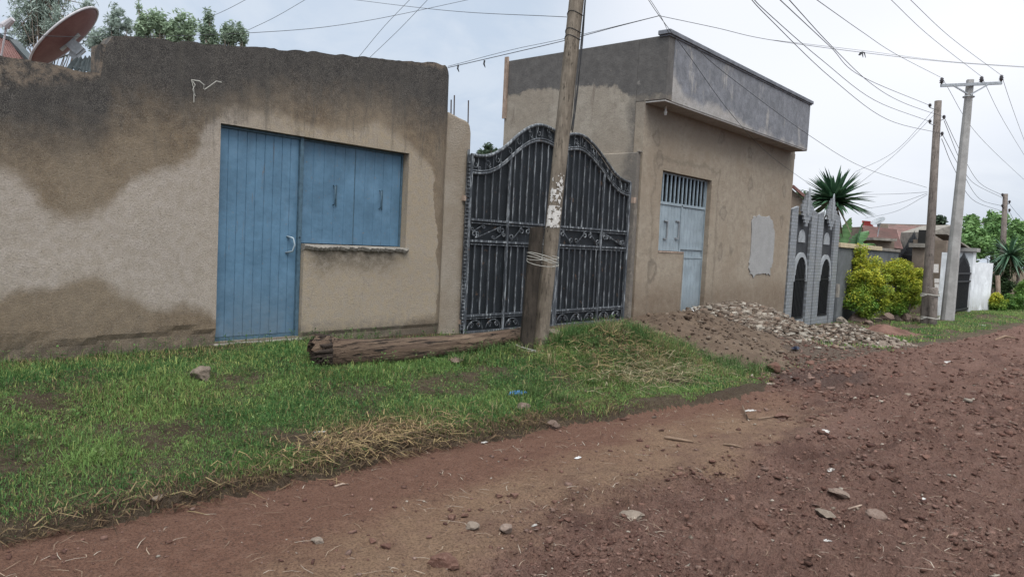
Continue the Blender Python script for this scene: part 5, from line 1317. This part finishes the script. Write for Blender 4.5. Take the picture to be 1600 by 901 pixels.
# ------------------------------------------------------------------ far compound: spiked gates, shelter, white wall
def spiked_gate(x0p, x1p, Y, pk, side, zb, label, base_px):
    a = on_y(x0p, 420, Y)[0]; b = on_y(x1p, 420, Y)[0]; t = thing('spiked_gate', ((a+b)/2, Y, zb), label, 'gate'); n = 22
    f = MB(); r_ = random.Random(4)
    for i in range(n+1):
        u = i/n; x = a+(b-a)*u; zt = side+(pk-side)*(1-abs(2*u-1))**1.1+r_.uniform(-.03, .05)
        f.add([(x-.045, Y-.03, zt-.25), (x+.045, Y-.03, zt-.25), (x+.045, Y+.03, zt-.25), (x-.045, Y+.03, zt-.25), (x, Y, zt)], [(0, 1, 4), (1, 2, 4), (2, 3, 4), (3, 0, 4)])
        f.bar((x, Y, zb+.05), (x, Y, zt-.24), .05)
    f.build('bars', 'iron', t)
    MB().box(a, b, Y+.04, Y+.06, zb+.05, side-.15).build('panel', 'sheet', t)
    m = MB()
    for z in (zb+.1, side-.45, side-.15): m.box(a, b, Y-.07, Y-.035, z, z+.06)
    m.build('rails', 'iron', t)
spiked_gate(1405, 1441, 7.05, 2.75, 1.9, -.35, 'rusty black spiked gate rising behind the right yellow bush', 0)
spiked_gate(1488, 1519, 5.35, 2.05, 1.3, -.3, 'tall black spiked gate beside the white wall', 0)
wx0, wx1 = on_y(1519, 450, 5.3)[0], on_y(1551, 450, 4.9)[0]
ww_ = thing('white_wall', (wx0+2, 5.3, -.3), 'white painted compound wall right of the black spiked gate', 'wall')
MB().add([(wx0, 5.35, -.5), (wx1, 4.95, -.5), (wx1, 5.15, -.5), (wx0, 5.55, -.5), (wx0, 5.35, 1.62), (wx1, 4.95, 1.62), (wx1, 5.15, 1.62), (wx0, 5.55, 1.62)], [(0, 1, 5, 4), (1, 2, 6, 5), (2, 3, 7, 6), (3, 0, 4, 7), (4, 5, 6, 7)]).build('wall', 'white', ww_)
MB().box(wx0-.55, wx0-.01, 5.25, 5.75, -.5, 2.02).build('pillar', 'white', ww_, bevel=.02); MB().box(wx0-.68, wx0+.12, 5.15, 5.85, 2.022, 2.16).build('pillar_cap', 'concrete', ww_)
gw = MB().box(wx0+.2, wx1+2, 6.0, 6.2, -.5, 1.95); tag(gw.build('grey_wall', 'cement', loc=(wx0+2, 6.1, -.4)), 'weathered grey block wall behind the white wall', 'wall')
# white pilaster strip left of the gate
a = on_y(1487, 450, 5.3)[0]; tag(MB().box(a-.5, a-.02, 5.3, 5.6, -.5, 1.9).build('gate_pillar', 'white', loc=(a-.2, 5.4, -.4)), 'narrow white gate pillar behind the concrete pole', 'pillar')
# entrance shelter
def X(px, Y): return float(on_y(px, 440, Y)[0])
sh_ = thing('entrance_shelter', (X(1470, 5.9), 6.2, -.3), 'brown plaster entrance recess with a thin flat canopy behind the poles', 'entrance')
MB().box(X(1441, 6.3), X(1452, 6.3), 6.3, 6.7, -.5, 2.05).build('pillar', 'brownwall', sh_, bevel=.02)
MB().box(X(1440, 6.3)-.1, X(1452, 6.3)+.1, 6.2, 6.8, 2.052, 2.2).build('pillar_cap', 'cement', sh_); MB().box(X(1443, 6.3), X(1449, 6.3), 6.3, 6.6, 2.202, 2.7).build('water_box', 'dark', sh_)
MB().box(X(1453, 6.6), X(1478, 6.6), 6.9, 7.1, -.5, 2.6).build('back_wall', 'brownwall', sh_)
MB().box(X(1461, 6.9), X(1465, 6.9), 6.84, 6.895, -.3, 1.7).build('door', 'reddoor', sh_)
MB().box(X(1474, 5.7), X(1480, 5.7), 5.7, 6.8, -.5, 2.35).build('side_wall', 'brownwall', sh_)
MB().bar((X(1458, 6.2), 6.1, 2.62), (X(1515, 5.4), 5.7, 2.15), .5, .05).build('canopy', 'cement', sh_)
# red roofed houses beyond
def far_house(pxs, dep, label, roofmat, wallmat, ridge, eave, side=None):
    x0, x1 = pxs; a_, b_ = at(x0, eave[0], dep), at(x1, eave[1], dep); r0, r1 = at(x0+ridge[2], ridge[0], dep+3), at(x1-ridge[3], ridge[1], dep+3)
    t = thing('house', ((a_[0]+b_[0])/2, (a_[1]+b_[1])/2, -.3), label, 'house')
    a0 = a_.copy(); b0 = b_.copy(); a0[2] = -.5; b0[2] = -.5; wl = P3((0, 0, .0))
    slab(MB(), [a0, b0, b_-P3((0, 0, .05)), a_-P3((0, 0, .05))], (CF[0], CF[1], 0), 5.0).build('wall', wallmat, t)
    n = 46; V = []; Fs = []
    out = -P3((CF[0], CF[1], 0))*.35-P3((0, 0, .1))
    for i in range(n*4+1):
        u = i/(n*4); z = .03*sin(2*pi*u*n); V += [a_*(1-u)+b_*u+out+P3((0, 0, z)), r0*(1-u)+r1*u+P3((0, 0, z))]
    for i in range(n*4): Fs.append((2*i, 2*i+2, 2*i+3, 2*i+1))
    o = MB().add(V, Fs).build('roof', roofmat, t); s = o.modifiers.new('t', 'SOLIDIFY'); s.thickness = .02
    return t
far_house((1345, 1405), 40, 'house with faded red corrugated roof behind the left bush', 'pinkroof', 'brownwall', (352, 358, 4, 4), (378, 385))
h2 = far_house((1384, 1470), 43, 'low house with brownish pink corrugated roof behind the spiked gate', 'pinkroof', 'brownwall', (351, 353, 4, 2), (372, 388))
far_house((1345, 1362), 48, 'small bright red roof behind the banana leaves', 'brightred', 'brownwall', (345, 346, 2, 2), (353, 354))
q0, q1 = at(1375, 349, 52), at(1487, 352, 52); m = MB(); slab(m, [(q0[0], q0[1], -.5), (q1[0], q1[1], -.5), q1, q0], (CF[0], CF[1], 0), .4); tag(m.build('block_wall', 'brownwall', loc=(q0[0], q0[1], -.4)), 'long brown parapet wall on the skyline behind the pink roofs', 'wall')
q0, q1 = at(1455, 362, 38), at(1490, 351, 38); tag(slab(MB(), [(q0[0], q0[1], -.5), (q1[0], q1[1], -.5), q1, q0], (CF[0], CF[1], 0), 3).build('gable_wall', 'cement', loc=(q0[0], q0[1], -.4)), 'grey brown gable wall between the two near far poles', 'wall')
q0, q1 = at(1372, 375, 36), at(1398, 376, 36); sl2 = thing('flat_roof_hut', ((q0[0]+q1[0])/2, (q0[1]+q1[1])/2, -.3), 'small hut with thick flat cement roof behind the grey wall', 'hut')
slab(MB(), [(q0[0], q0[1], -.5), (q1[0], q1[1], -.5), q1, q0], (CF[0], CF[1], 0), 2).build('wall', 'brownwall', sl2); qa, qb = at(1365, 371, 35.5), at(1402, 373, 35.5); slab(MB(), [qa-P3((0, 0, .12)), qb-P3((0, 0, .12)), qb, qa], (CF[0], CF[1], 0), 3).build('roof', 'cement', sl2)

# ------------------------------------------------------------------ satellite dishes
def dish(c_, major, minor_dir, view_dir, rad, label, backmat, rimmat, depth=.16, base=None, arm=None):
    n_ = P3(minor_dir); n_ /= np.linalg.norm(n_); u = P3(major); u = u-n_*np.dot(u, n_); u /= np.linalg.norm(u); v = np.cross(n_, u); c_ = P3(c_)
    t = thing('satellite_dish', base if base is not None else c_-P3((0, 0, rad)), label, 'satellite dish'); V = []; Fs = []; N = 40; K = 8
    for j in range(K+1):
        r_ = rad*j/K
        for i in range(N): a = 2*pi*i/N; V.append(c_+(u*cos(a)+v*sin(a)*.94)*r_-n_*depth*rad*2*(1-(j/K)**2))
    for j in range(K):
        for i in range(N): Fs.append((j*N+i, j*N+(i+1) % N, (j+1)*N+(i+1) % N, (j+1)*N+i))
    o = MB().add(V, Fs).build('reflector', backmat, t, smooth=True); s = o.modifiers.new('t', 'SOLIDIFY'); s.thickness = .006
    MB().tube([c_+(u*cos(a)+v*sin(a)*.94)*rad for a in np.linspace(0, 2*pi, N+1)], .013*rad/.5, 6).build('rim', rimmat, t, smooth=True)
    bk = c_-n_*(depth*rad*2+.03)
    m = MB().bar(bk-u*.14+n_*.04, bk+u*.14+n_*.04, .10, .03).bar(bk+n_*.03, bk-n_*.12, .10, .12); m.bar(bk-n_*.10+u*.05, bk-n_*.10-u*.12, .05, .09); m.build('bracket', 'galv', t)
    m = MB().tube([bk-n_*.1, bk-n_*.1-P3((0, 0, rad*.4)), P3((bk[0], bk[1], (base[2] if base is not None else bk[2]-rad)))], .025, 8); m.build('mast', 'galv', t)
    if arm is not None:
        tip = c_+n_*rad*1.15; m = MB().bar(c_-u*rad*.95, tip, .03, .02).bar(c_+v*rad*.9, tip, .015, .015).bar(c_-v*rad*.9, tip, .015, .015); m.build('feed_arm', rimmat, t); MB().tube([tip-n_*.02, tip+n_*.1], [.05, .03], 10).build('feed_horn', rimmat, t)
    return t
dc = at(101, 58, 8.6); maj = CR*104-(-CU)*(-78)
vd = dc-P3((0, 0, CZ)); vd /= np.linalg.norm(vd); lr = CR-vd*np.dot(CR, vd); lr /= np.linalg.norm(lr); lu = np.cross(lr, vd)
maj = lr*.78+lu*.63; nd = (-lr*.63+lu*.78)*cos(radians(17))+vd*sin(radians(17))
dish(dc, maj, nd, CF, .49, 'large faded red satellite dish behind the low wall at upper left', 'dishred', 'dishrim', .08, base=(dc[0]+.2, dc[1], 2.55))
d2 = at(-38, 80, 8.4)
dish(d2, CR*.8+CU*.6, CR*.75+CU*.55-CF*.1, CF, .42, 'rust coloured satellite dish at the left edge showing its feed arm', 'dishred', 'dishrim', .10, base=(d2[0], d2[1], 2.5), arm=1)
# shed behind the low wall, its roof holds the dishes
sr = thing('corrugated_shed', (1.6, 9.6, .3), 'shed with dark red corrugated roof behind the low left wall', 'shed')
MB().box(-2.4, 3.2, 8.2, 11.5, -.3, 2.54).build('wall', 'brownwall', sr)
n = 120; V = []; Fs = []
e0, e1 = at(-60, 62, 9.6), at(52, 84, 9.9); r0, r1 = at(-60, 40, 10.8), at(20, 66, 11.0)
e0[2] -= .12; e1[2] -= .12
for i in range(n*2+1):
    u = i/(n*2); z = .018*sin(2*pi*u*22); V += [e0*(1-u)+e1*u+P3((0, 0, z-.1)), r0*(1-u)+r1*u+P3((0, 0, z))]
for i in range(n*2): Fs.append((2*i, 2*i+2, 2*i+3, 2*i+1))
o = MB().add(V, Fs).build('roof', 'redroof', sr); s = o.modifiers.new('t', 'SOLIDIFY'); s.thickness = .02
MB().bar(r0+P3((0, 0, .03)), r1+P3((0, 0, .03)), .10, .05).bar(r1+P3((0, 0, .02)), e1+P3((0, 0, .0)), .10, .05).build('ridge', 'tarroof', sr)
# crumpled black sheet and wood block
q = [at(100, 108, 8.3), at(118, 92, 8.5), at(150, 88, 8.6), at(151, 112, 8.4)]; V = []; Fs = []; n = 20
for j in range(8):
    for i in range(n+1):
        u = i/n; v = j/7; p = (q[0]*(1-u)+q[3]*u)*(1-v)+(q[1]*(1-u)+q[2]*u)*v; V.append(p+P3((0, 0, .02*sin(u*30)+.03*float(vnoise(u*7, v*4)))))
for j in range(7):
    for i in range(n): k = j*(n+1)+i; Fs.append((k, k+1, k+n+2, k+n+1))
bs_ = MB().add(V, Fs).build('roof_sheet', 'tarroof', loc=q[0], smooth=False); s = bs_.modifiers.new('t', 'SOLIDIFY'); s.thickness = .01
tag(bs_, 'bent black corrugated sheet between the red dish and the taller wall', 'roof sheet')
wb = on_y(150, 103, 7.3); tag(MB().box(wb[0]-.02, wb[0]+.045, 7.10, 7.3, 2.74, 2.90).build('wood_block', 'post', loc=(wb[0], 7.3, 2.75), bevel=.01), 'short brown wood block standing on the low wall beside the step', 'wood block')
# far white dish and aerial
fd = at(1372, 345, 37); dish(fd, CR*.85+CU*.55, -CR*.45+CU*.75-CF*.25, CF, .36, 'small white satellite dish on the far pink roof', 'galv', 'dishrim', .08, base=(fd[0], fd[1], 2.7))

# ------------------------------------------------------------------ far right vegetation
GF = ((.08, .16, .055), (.19, .31, .10))
def bg_tree(i, px, py, dep, w, h, label, seed, cols=GF, name='leafy_tree', **k):
    p = at(px, 430, dep); tree(name, (p[0], p[1], -.4), at(px, py, dep), [lobe(px, py, dep, w, h), lobe(px-w*.3, py+h*.4, dep-1, w*.8, h*.8), lobe(px+w*.25, py+h*.45, dep-1, w*.8, h*.8)], label, n_cl=52, per=150, leaf=.30, cols=cols, aspect=.45, droop=.2, cl=.5, seed=seed, **k)
bg_tree(0, 1520, 372, 48, 36, 44, 'bright green leafy tree just right of the concrete pole', 31)
bg_tree(1, 1552, 362, 50, 44, 44, 'bright green tree behind the small distant pole', 32)
bg_tree(2, 1592, 372, 47, 44, 50, 'bright green leafy tree at the right edge of the photo', 33)
bg_tree(3, 1500, 385, 56, 26, 26, 'darker green tree seen beside the concrete pole', 34, ((.04, .075, .03), (.08, .13, .05)))
p = at(1469, 346, 60); tree('conifer_tree', (p[0], p[1], -.4), at(1469, 340, 60), [lobe(1469, 347, 60, 12, 16)], 'tiny dark tree top on the skyline between the poles', n_cl=10, per=100, leaf=.3, cols=((.03, .05, .03), (.06, .09, .05)), cl=.35, seed=35)
p = at(1506, 345, 56); tree('slender_tree', (p[0], p[1], -.4), at(1520, 335, 56), [lobe(1518, 346, 56, 24, 16), lobe(1548, 340, 56, 14, 18)], 'thin branched tree with feathery tips over the green trees', n_cl=16, per=70, leaf=.35, cols=GF, cl=.4, seed=36, trunk_r=.1)
hd = at(1578, 398, 33); spiky('spiky_palm', (hd[0], hd[1], -.4), hd, 170, 1.25, .10, 'big spiky palm with drooping dead leaves at the right edge', GR, dmin=-.75, seed=9, dead=55)
hd = at(1560, 420, 34); spiky('spiky_palm', (hd[0], hd[1], -.4), hd, 80, 1.1, .10, 'smaller spiky palm hanging low behind the white wall end', [(.03, .06, .03), (.06, .09, .05)], dmin=-.9, seed=10, dead=25)
tag(MB().tube([at(1560, 480, 32), at(1559, 430, 32)], .09, 8).build('fence_post', 'plank', loc=at(1560, 488, 32)), 'pale thin fence post before the dark shrub', 'post')

# ------------------------------------------------------------------ overhead wires
def wire(pts, label, r=.008, mat='cable', name='overhead_wire', group='overhead wires', seg=28):
    """smooth run through the given points (px,py,depth) or 3D arrays"""
    P = [at(*p) if len(p) == 3 and not isinstance(p, np.ndarray) else P3(p) for p in pts]
    out = []
    if len(P) == 2: P = [P[0], (P[0]+P[1])/2-P3((0, 0, .02*np.linalg.norm(P[1]-P[0]))), P[1]]
    Q = [P[0]*2-P[1]]+P+[P[-1]*2-P[-2]]
    for i in range(1, len(Q)-2):
        for k in range(seg//len(P)+2):
            t = k/(seg//len(P)+2); a, b, c_, d = Q[i-1:i+3]
            out.append(.5*((2*b)+(-a+c_)*t+(2*a-5*b+4*c_-d)*t*t+(-a+3*b-3*c_+d)*t**3))
    out.append(P[-1]); r = r*.62
    return tag(MB().tube(out, r, 5).build(name, mat, loc=P[0], smooth=True), label, 'wire', group)
wire([(545, -1, 15), (700, 17, 11), (886, 27, 8.4)], 'cable from the top edge to the leaning pole left side', .006)
wire([(-10, 52, 7.2), (140, 58, 7.3), (385, 52, 7.9), (560, 35, 9), (760, -6, 11)], 'cable crossing the red dish and rising to the top edge', .005)
wire([(325, 28, 12), (355, 15, 12), (395, -6, 12)], 'thin wire above the left trees, leftmost slanting one', .006)
wire([(384, 49, 12), (430, 27, 12), (482, -3, 12)], 'thin wire rising from the right end of the left trees', .006)
wire([(560, 90, 14), (600, 42, 14), (644, -4, 14)], 'left wire of the steep pair above the left building', .007)
wire([(578, 90, 14), (625, 45, 14), (672, -4, 14)], 'right wire of the steep pair above the left building', .007)
wire([(700, 106, 9.9), (800, 83, 9.6), (885, 63, 9.4), (960, 43, 9.2), (1030, 25, 9)], 'twisted cable from the left building past the leaning pole', .008)
wire([(700, 104, 9.9), (800, 78, 9.6), (885, 60, 9.4), (1030, 25, 9)], 'second strand of the cable from the left building corner', .005)
wire([(1030, 25, 9), (1120, 44, 9.6), (1200, 62, 10.2), (1345, 82, 11.5), (1480, 97, 13), (1610, 106, 14.5)], 'long shallow cable crossing the upper right sky', .006)
wire([(1200, 62, 10.2), (1345, 79, 11.5), (1480, 96, 13), (1610, 105, 14.5)], 'second strand of the long shallow cable in the upper right sky', .004)
wire([(1008, -8, 8.6), (1030, 25, 9), (1075, 85, 10), (1140, 175, 12), (1200, 240, 14), (1268, 290, 17)], 'thin wire crossing the tan building face diagonally', .006)
wire([(1012, -6, 8.6), (1032, 25, 9), (1045, 52, 9.4)], 'short wire meeting the tan building roof corner', .005)
wire([(1085, 72, 9.6), (1140, 120, 12), (1265, 212, 16), (1350, 262, 19), (1448, 293, 22)], 'low sagging wire between the tan building and the far dark pole', .008)
i2 = INS2
wire([(1170, -10, 9), (1200, 21, 11), (1283, 93, 14.5), (1367, 157, 18.5), i2[1]], 'wire to the lower left insulator of the dark far pole', .010)
wire([(1165, -12, 9), (1200, 27, 11), (1300, 123, 15), (1387, 187, 19), i2[3]], 'lowest wire running to the dark far pole', .010)
wire([(1208, -10, 9), (1297, 73, 13), (1347, 120, 16.5), i2[0]], 'wire to the upper left insulator of the dark far pole', .010)
wire([(1224, -10, 9), (1300, 73, 13), (1360, 130, 16.5), (1410, 160, 19.5), i2[2]], 'wire to the upper right insulator of the dark far pole', .010)
wire([(1262, -10, 10), (1347, 50, 15), (1400, 85, 19), INS3[0]], 'wire to the left insulator of the concrete pole', .009)
wire([(1384, -8, 14), (1453, 57, 18.5), INS3[1]], 'wire to the middle insulator of the concrete pole', .009)
wire([(1414, -8, 14), (1487, 60, 18.5), INS3[2]], 'wire to the right insulator of the concrete pole', .009)
wire([INS3[0], (1530, 213, 33), (1610, 290, 50)], 'wire leaving the left insulator of the concrete pole', .012)
wire([INS3[1], (1567, 187, 33), (1608, 255, 48)], 'wire leaving the middle insulator of the concrete pole', .012)
wire([INS3[2], (1583, 172, 30), (1606, 235, 46)], 'wire leaving the right insulator of the concrete pole', .012)
wire([i2[2], (1500, 235, 29), (1530, 285, 35), (1566, 305, 39.8)], 'uppermost wire from the dark pole to the small distant pole', .014)
wire([i2[2]+P3((.05, 0, -.1)), (1500, 250, 29), (1520, 285, 34), (1566, 309, 39.8)], 'second wire from the dark pole to the small distant pole', .014)
wire([i2[3], (1500, 262, 29), (1530, 310, 35), (1566, 322, 39.8)], 'third wire from the dark pole to the small distant pole', .014)
wire([i2[3]+P3((0, 0, -.15)), (1490, 262, 27), (1520, 312, 34), (1566, 330, 39.8)], 'lowest wire from the dark pole to the small distant pole', .014)
wire([(1577, 318, 39.9), (1588, 332, 44), (1606, 352, 52)], 'wire leaving the small distant pole to the right', .014)
wire([(1577, 330, 39.9), (1586, 345, 44), (1606, 365, 52)], 'lower wire leaving the small distant pole to the right', .014)
wire([(1459, 172, 22.1), (1400, 235, 23), (1338, 268, 24)], 'drop wire from the dark pole towards the palm, upper', .008)
wire([(1459, 180, 22.1), (1400, 240, 23), (1345, 285, 24), (1325, 300, 24.2)], 'drop wire from the dark pole towards the palm, lower', .008)
wire([(1449, 300, 22.1), (1400, 303, 26), (1348, 304, 30)], 'nearly level wire from the dark pole above the far roofs', .009)
wire([(1449, 302, 22.1), (1400, 318, 27), (1346, 327, 34)], 'sagging wire from the dark pole to the far roofs, middle', .009)
wire([(1449, 304, 22.1), (1400, 330, 28), (1352, 341, 36)], 'sagging wire from the dark pole to the far dish', .009)
wire([(1450, 448, 22), (1470, 455, 23)], 'short stay wire between the stub post and the concrete pole', .008, 'string')
q = at(1347, 82, 11.45)
m = MB()
for a in (0.2, 1.5, 2.6, 3.8, 5.2): m.tube([q, q+P3((.05*cos(a), .03*sin(a), .03*sin(a*1.7)-.02)), q+P3((.10*cos(a), .05*sin(a), .02*sin(a)-.06))], [.014, .010, .004], 5)
tag(m.build('wire_knot', 'cable', loc=q), 'dark knotted wire joint on the long shallow cable', 'wire joint')
for k, (px, py) in enumerate([(716, 104), (757, 97)]):
    q = at(px, py, 9.8); tag(MB().tube([q+P3((0, 0, .02)), q-P3((.01, 0, .03)), q-P3((-.02, 0, .07))], [.012, .012, .004], 5).build('wire_knot', 'cable', loc=q), ['small dark clamp on the twisted cable nearest the left building', 'small dark clamp on the twisted cable above the pillar'][k], 'wire joint')

# ------------------------------------------------------------------ camera, sky, sun
cam = bpy.data.cameras.new('camera'); cam.sensor_width = 36; cam.lens = F/1600*36; cam.clip_end = 3000; cam.clip_start = .05
co = bpy.data.objects.new('camera', cam); COL.objects.link(co)
from mathutils import Matrix
M = Matrix(((CR[0], CU[0], -CF[0], 0), (CR[1], CU[1], -CF[1], 0), (CR[2], CU[2], -CF[2], CZ), (0, 0, 0, 1))); co.matrix_world = M
scn.camera = co
SUN_AZ = radians(-122); SUN_EL = radians(60)        # azimuth from +X towards +Y
sd = bpy.data.lights.new('sun', 'SUN'); sd.energy = 2.3; sd.angle = radians(32); sd.color = (1, .97, .93)
so = bpy.data.objects.new('sun', sd); COL.objects.link(so)
from mathutils import Vector
dv = Vector((cos(SUN_AZ)*cos(SUN_EL), sin(SUN_AZ)*cos(SUN_EL), sin(SUN_EL))); so.rotation_euler = dv.to_track_quat('Z', 'Y').to_euler(); so.location = (0, 0, 30)
W = bpy.data.worlds.new('World'); scn.world = W; W.use_nodes = True
g = G('w', world=W)
sky = g.n('ShaderNodeTexSky', sky_type='NISHITA', sun_disc=False, sun_elevation=SUN_EL, sun_rotation=pi/2-SUN_AZ, dust_density=3.0)
tc = g.n('ShaderNodeTexCoord').outputs['Generated']
nx, ny, nz = g.sep(tc)[0:3]
zz = g.math('MAXIMUM', nz, .0)
cv = g.n('ShaderNodeVectorMath', {0: tc, 1: g.comb(g.math('ADD', zz, .25), g.math('ADD', zz, .25), g.math('ADD', zz, .25))}, operation='DIVIDE').outputs[0]
cn = g.noise(2.2, 6, .6, vec=cv, dist=.4); cn2 = g.noise(.45, 3, .5, vec=cv)
# cloud deck: brighter towards the zenith, around one glow patch and behind the camera
dr_ = at(1330, -60, 1)-P3((0, 0, CZ)); dr_ /= np.linalg.norm(dr_)
dt = g.n('ShaderNodeVectorMath', {0: tc, 1: tuple(map(float, dr_))}, operation='DOT_PRODUCT').outputs['Value']
glow = g.mr(dt, .925, .992)
base = g.mix(g.mr(nz, -.02, .28), (.52, .59, .695), (.53, .62, .745))
base = g.mix(g.math('MULTIPLY', g.mr(cn, .42, .66), .6), base, (.68, .74, .82))
base = g.mix(g.math('MULTIPLY', glow, .95), base, (1.0, 1.0, 1.04))
base = g.mix(g.mr(g.math('ADD', cn2, g.math('MULTIPLY', nz, .0)), .35, .65, .25, 0), base, (.52, .60, .70))
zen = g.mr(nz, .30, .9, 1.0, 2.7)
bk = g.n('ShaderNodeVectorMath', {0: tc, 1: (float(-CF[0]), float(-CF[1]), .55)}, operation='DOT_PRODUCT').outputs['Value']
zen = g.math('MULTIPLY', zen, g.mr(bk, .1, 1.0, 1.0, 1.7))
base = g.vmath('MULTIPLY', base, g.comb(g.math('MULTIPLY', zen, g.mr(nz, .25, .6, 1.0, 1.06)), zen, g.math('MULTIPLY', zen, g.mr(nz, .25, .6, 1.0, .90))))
skyc = g.vmath('MULTIPLY', sky.outputs[0], (.012, .012, .012))
col = g.vmath('ADD', base, skyc)
low = g.mr(nz, -.12, -.02)
col = g.mix(low, (.22, .19, .17), col)
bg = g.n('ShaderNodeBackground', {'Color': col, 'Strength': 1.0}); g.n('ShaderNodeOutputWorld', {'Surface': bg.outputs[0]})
scn.view_settings.view_transform = 'Standard'; scn.view_settings.look = 'None'; scn.view_settings.gamma = 1; scn.view_settings.exposure = 0.06
scn.view_settings.use_curve_mapping = False
scn.cycles.max_bounces = 6; scn.cycles.use_denoising = True
for o in bpy.data.objects:
    if '_w' in o: del o['_w']
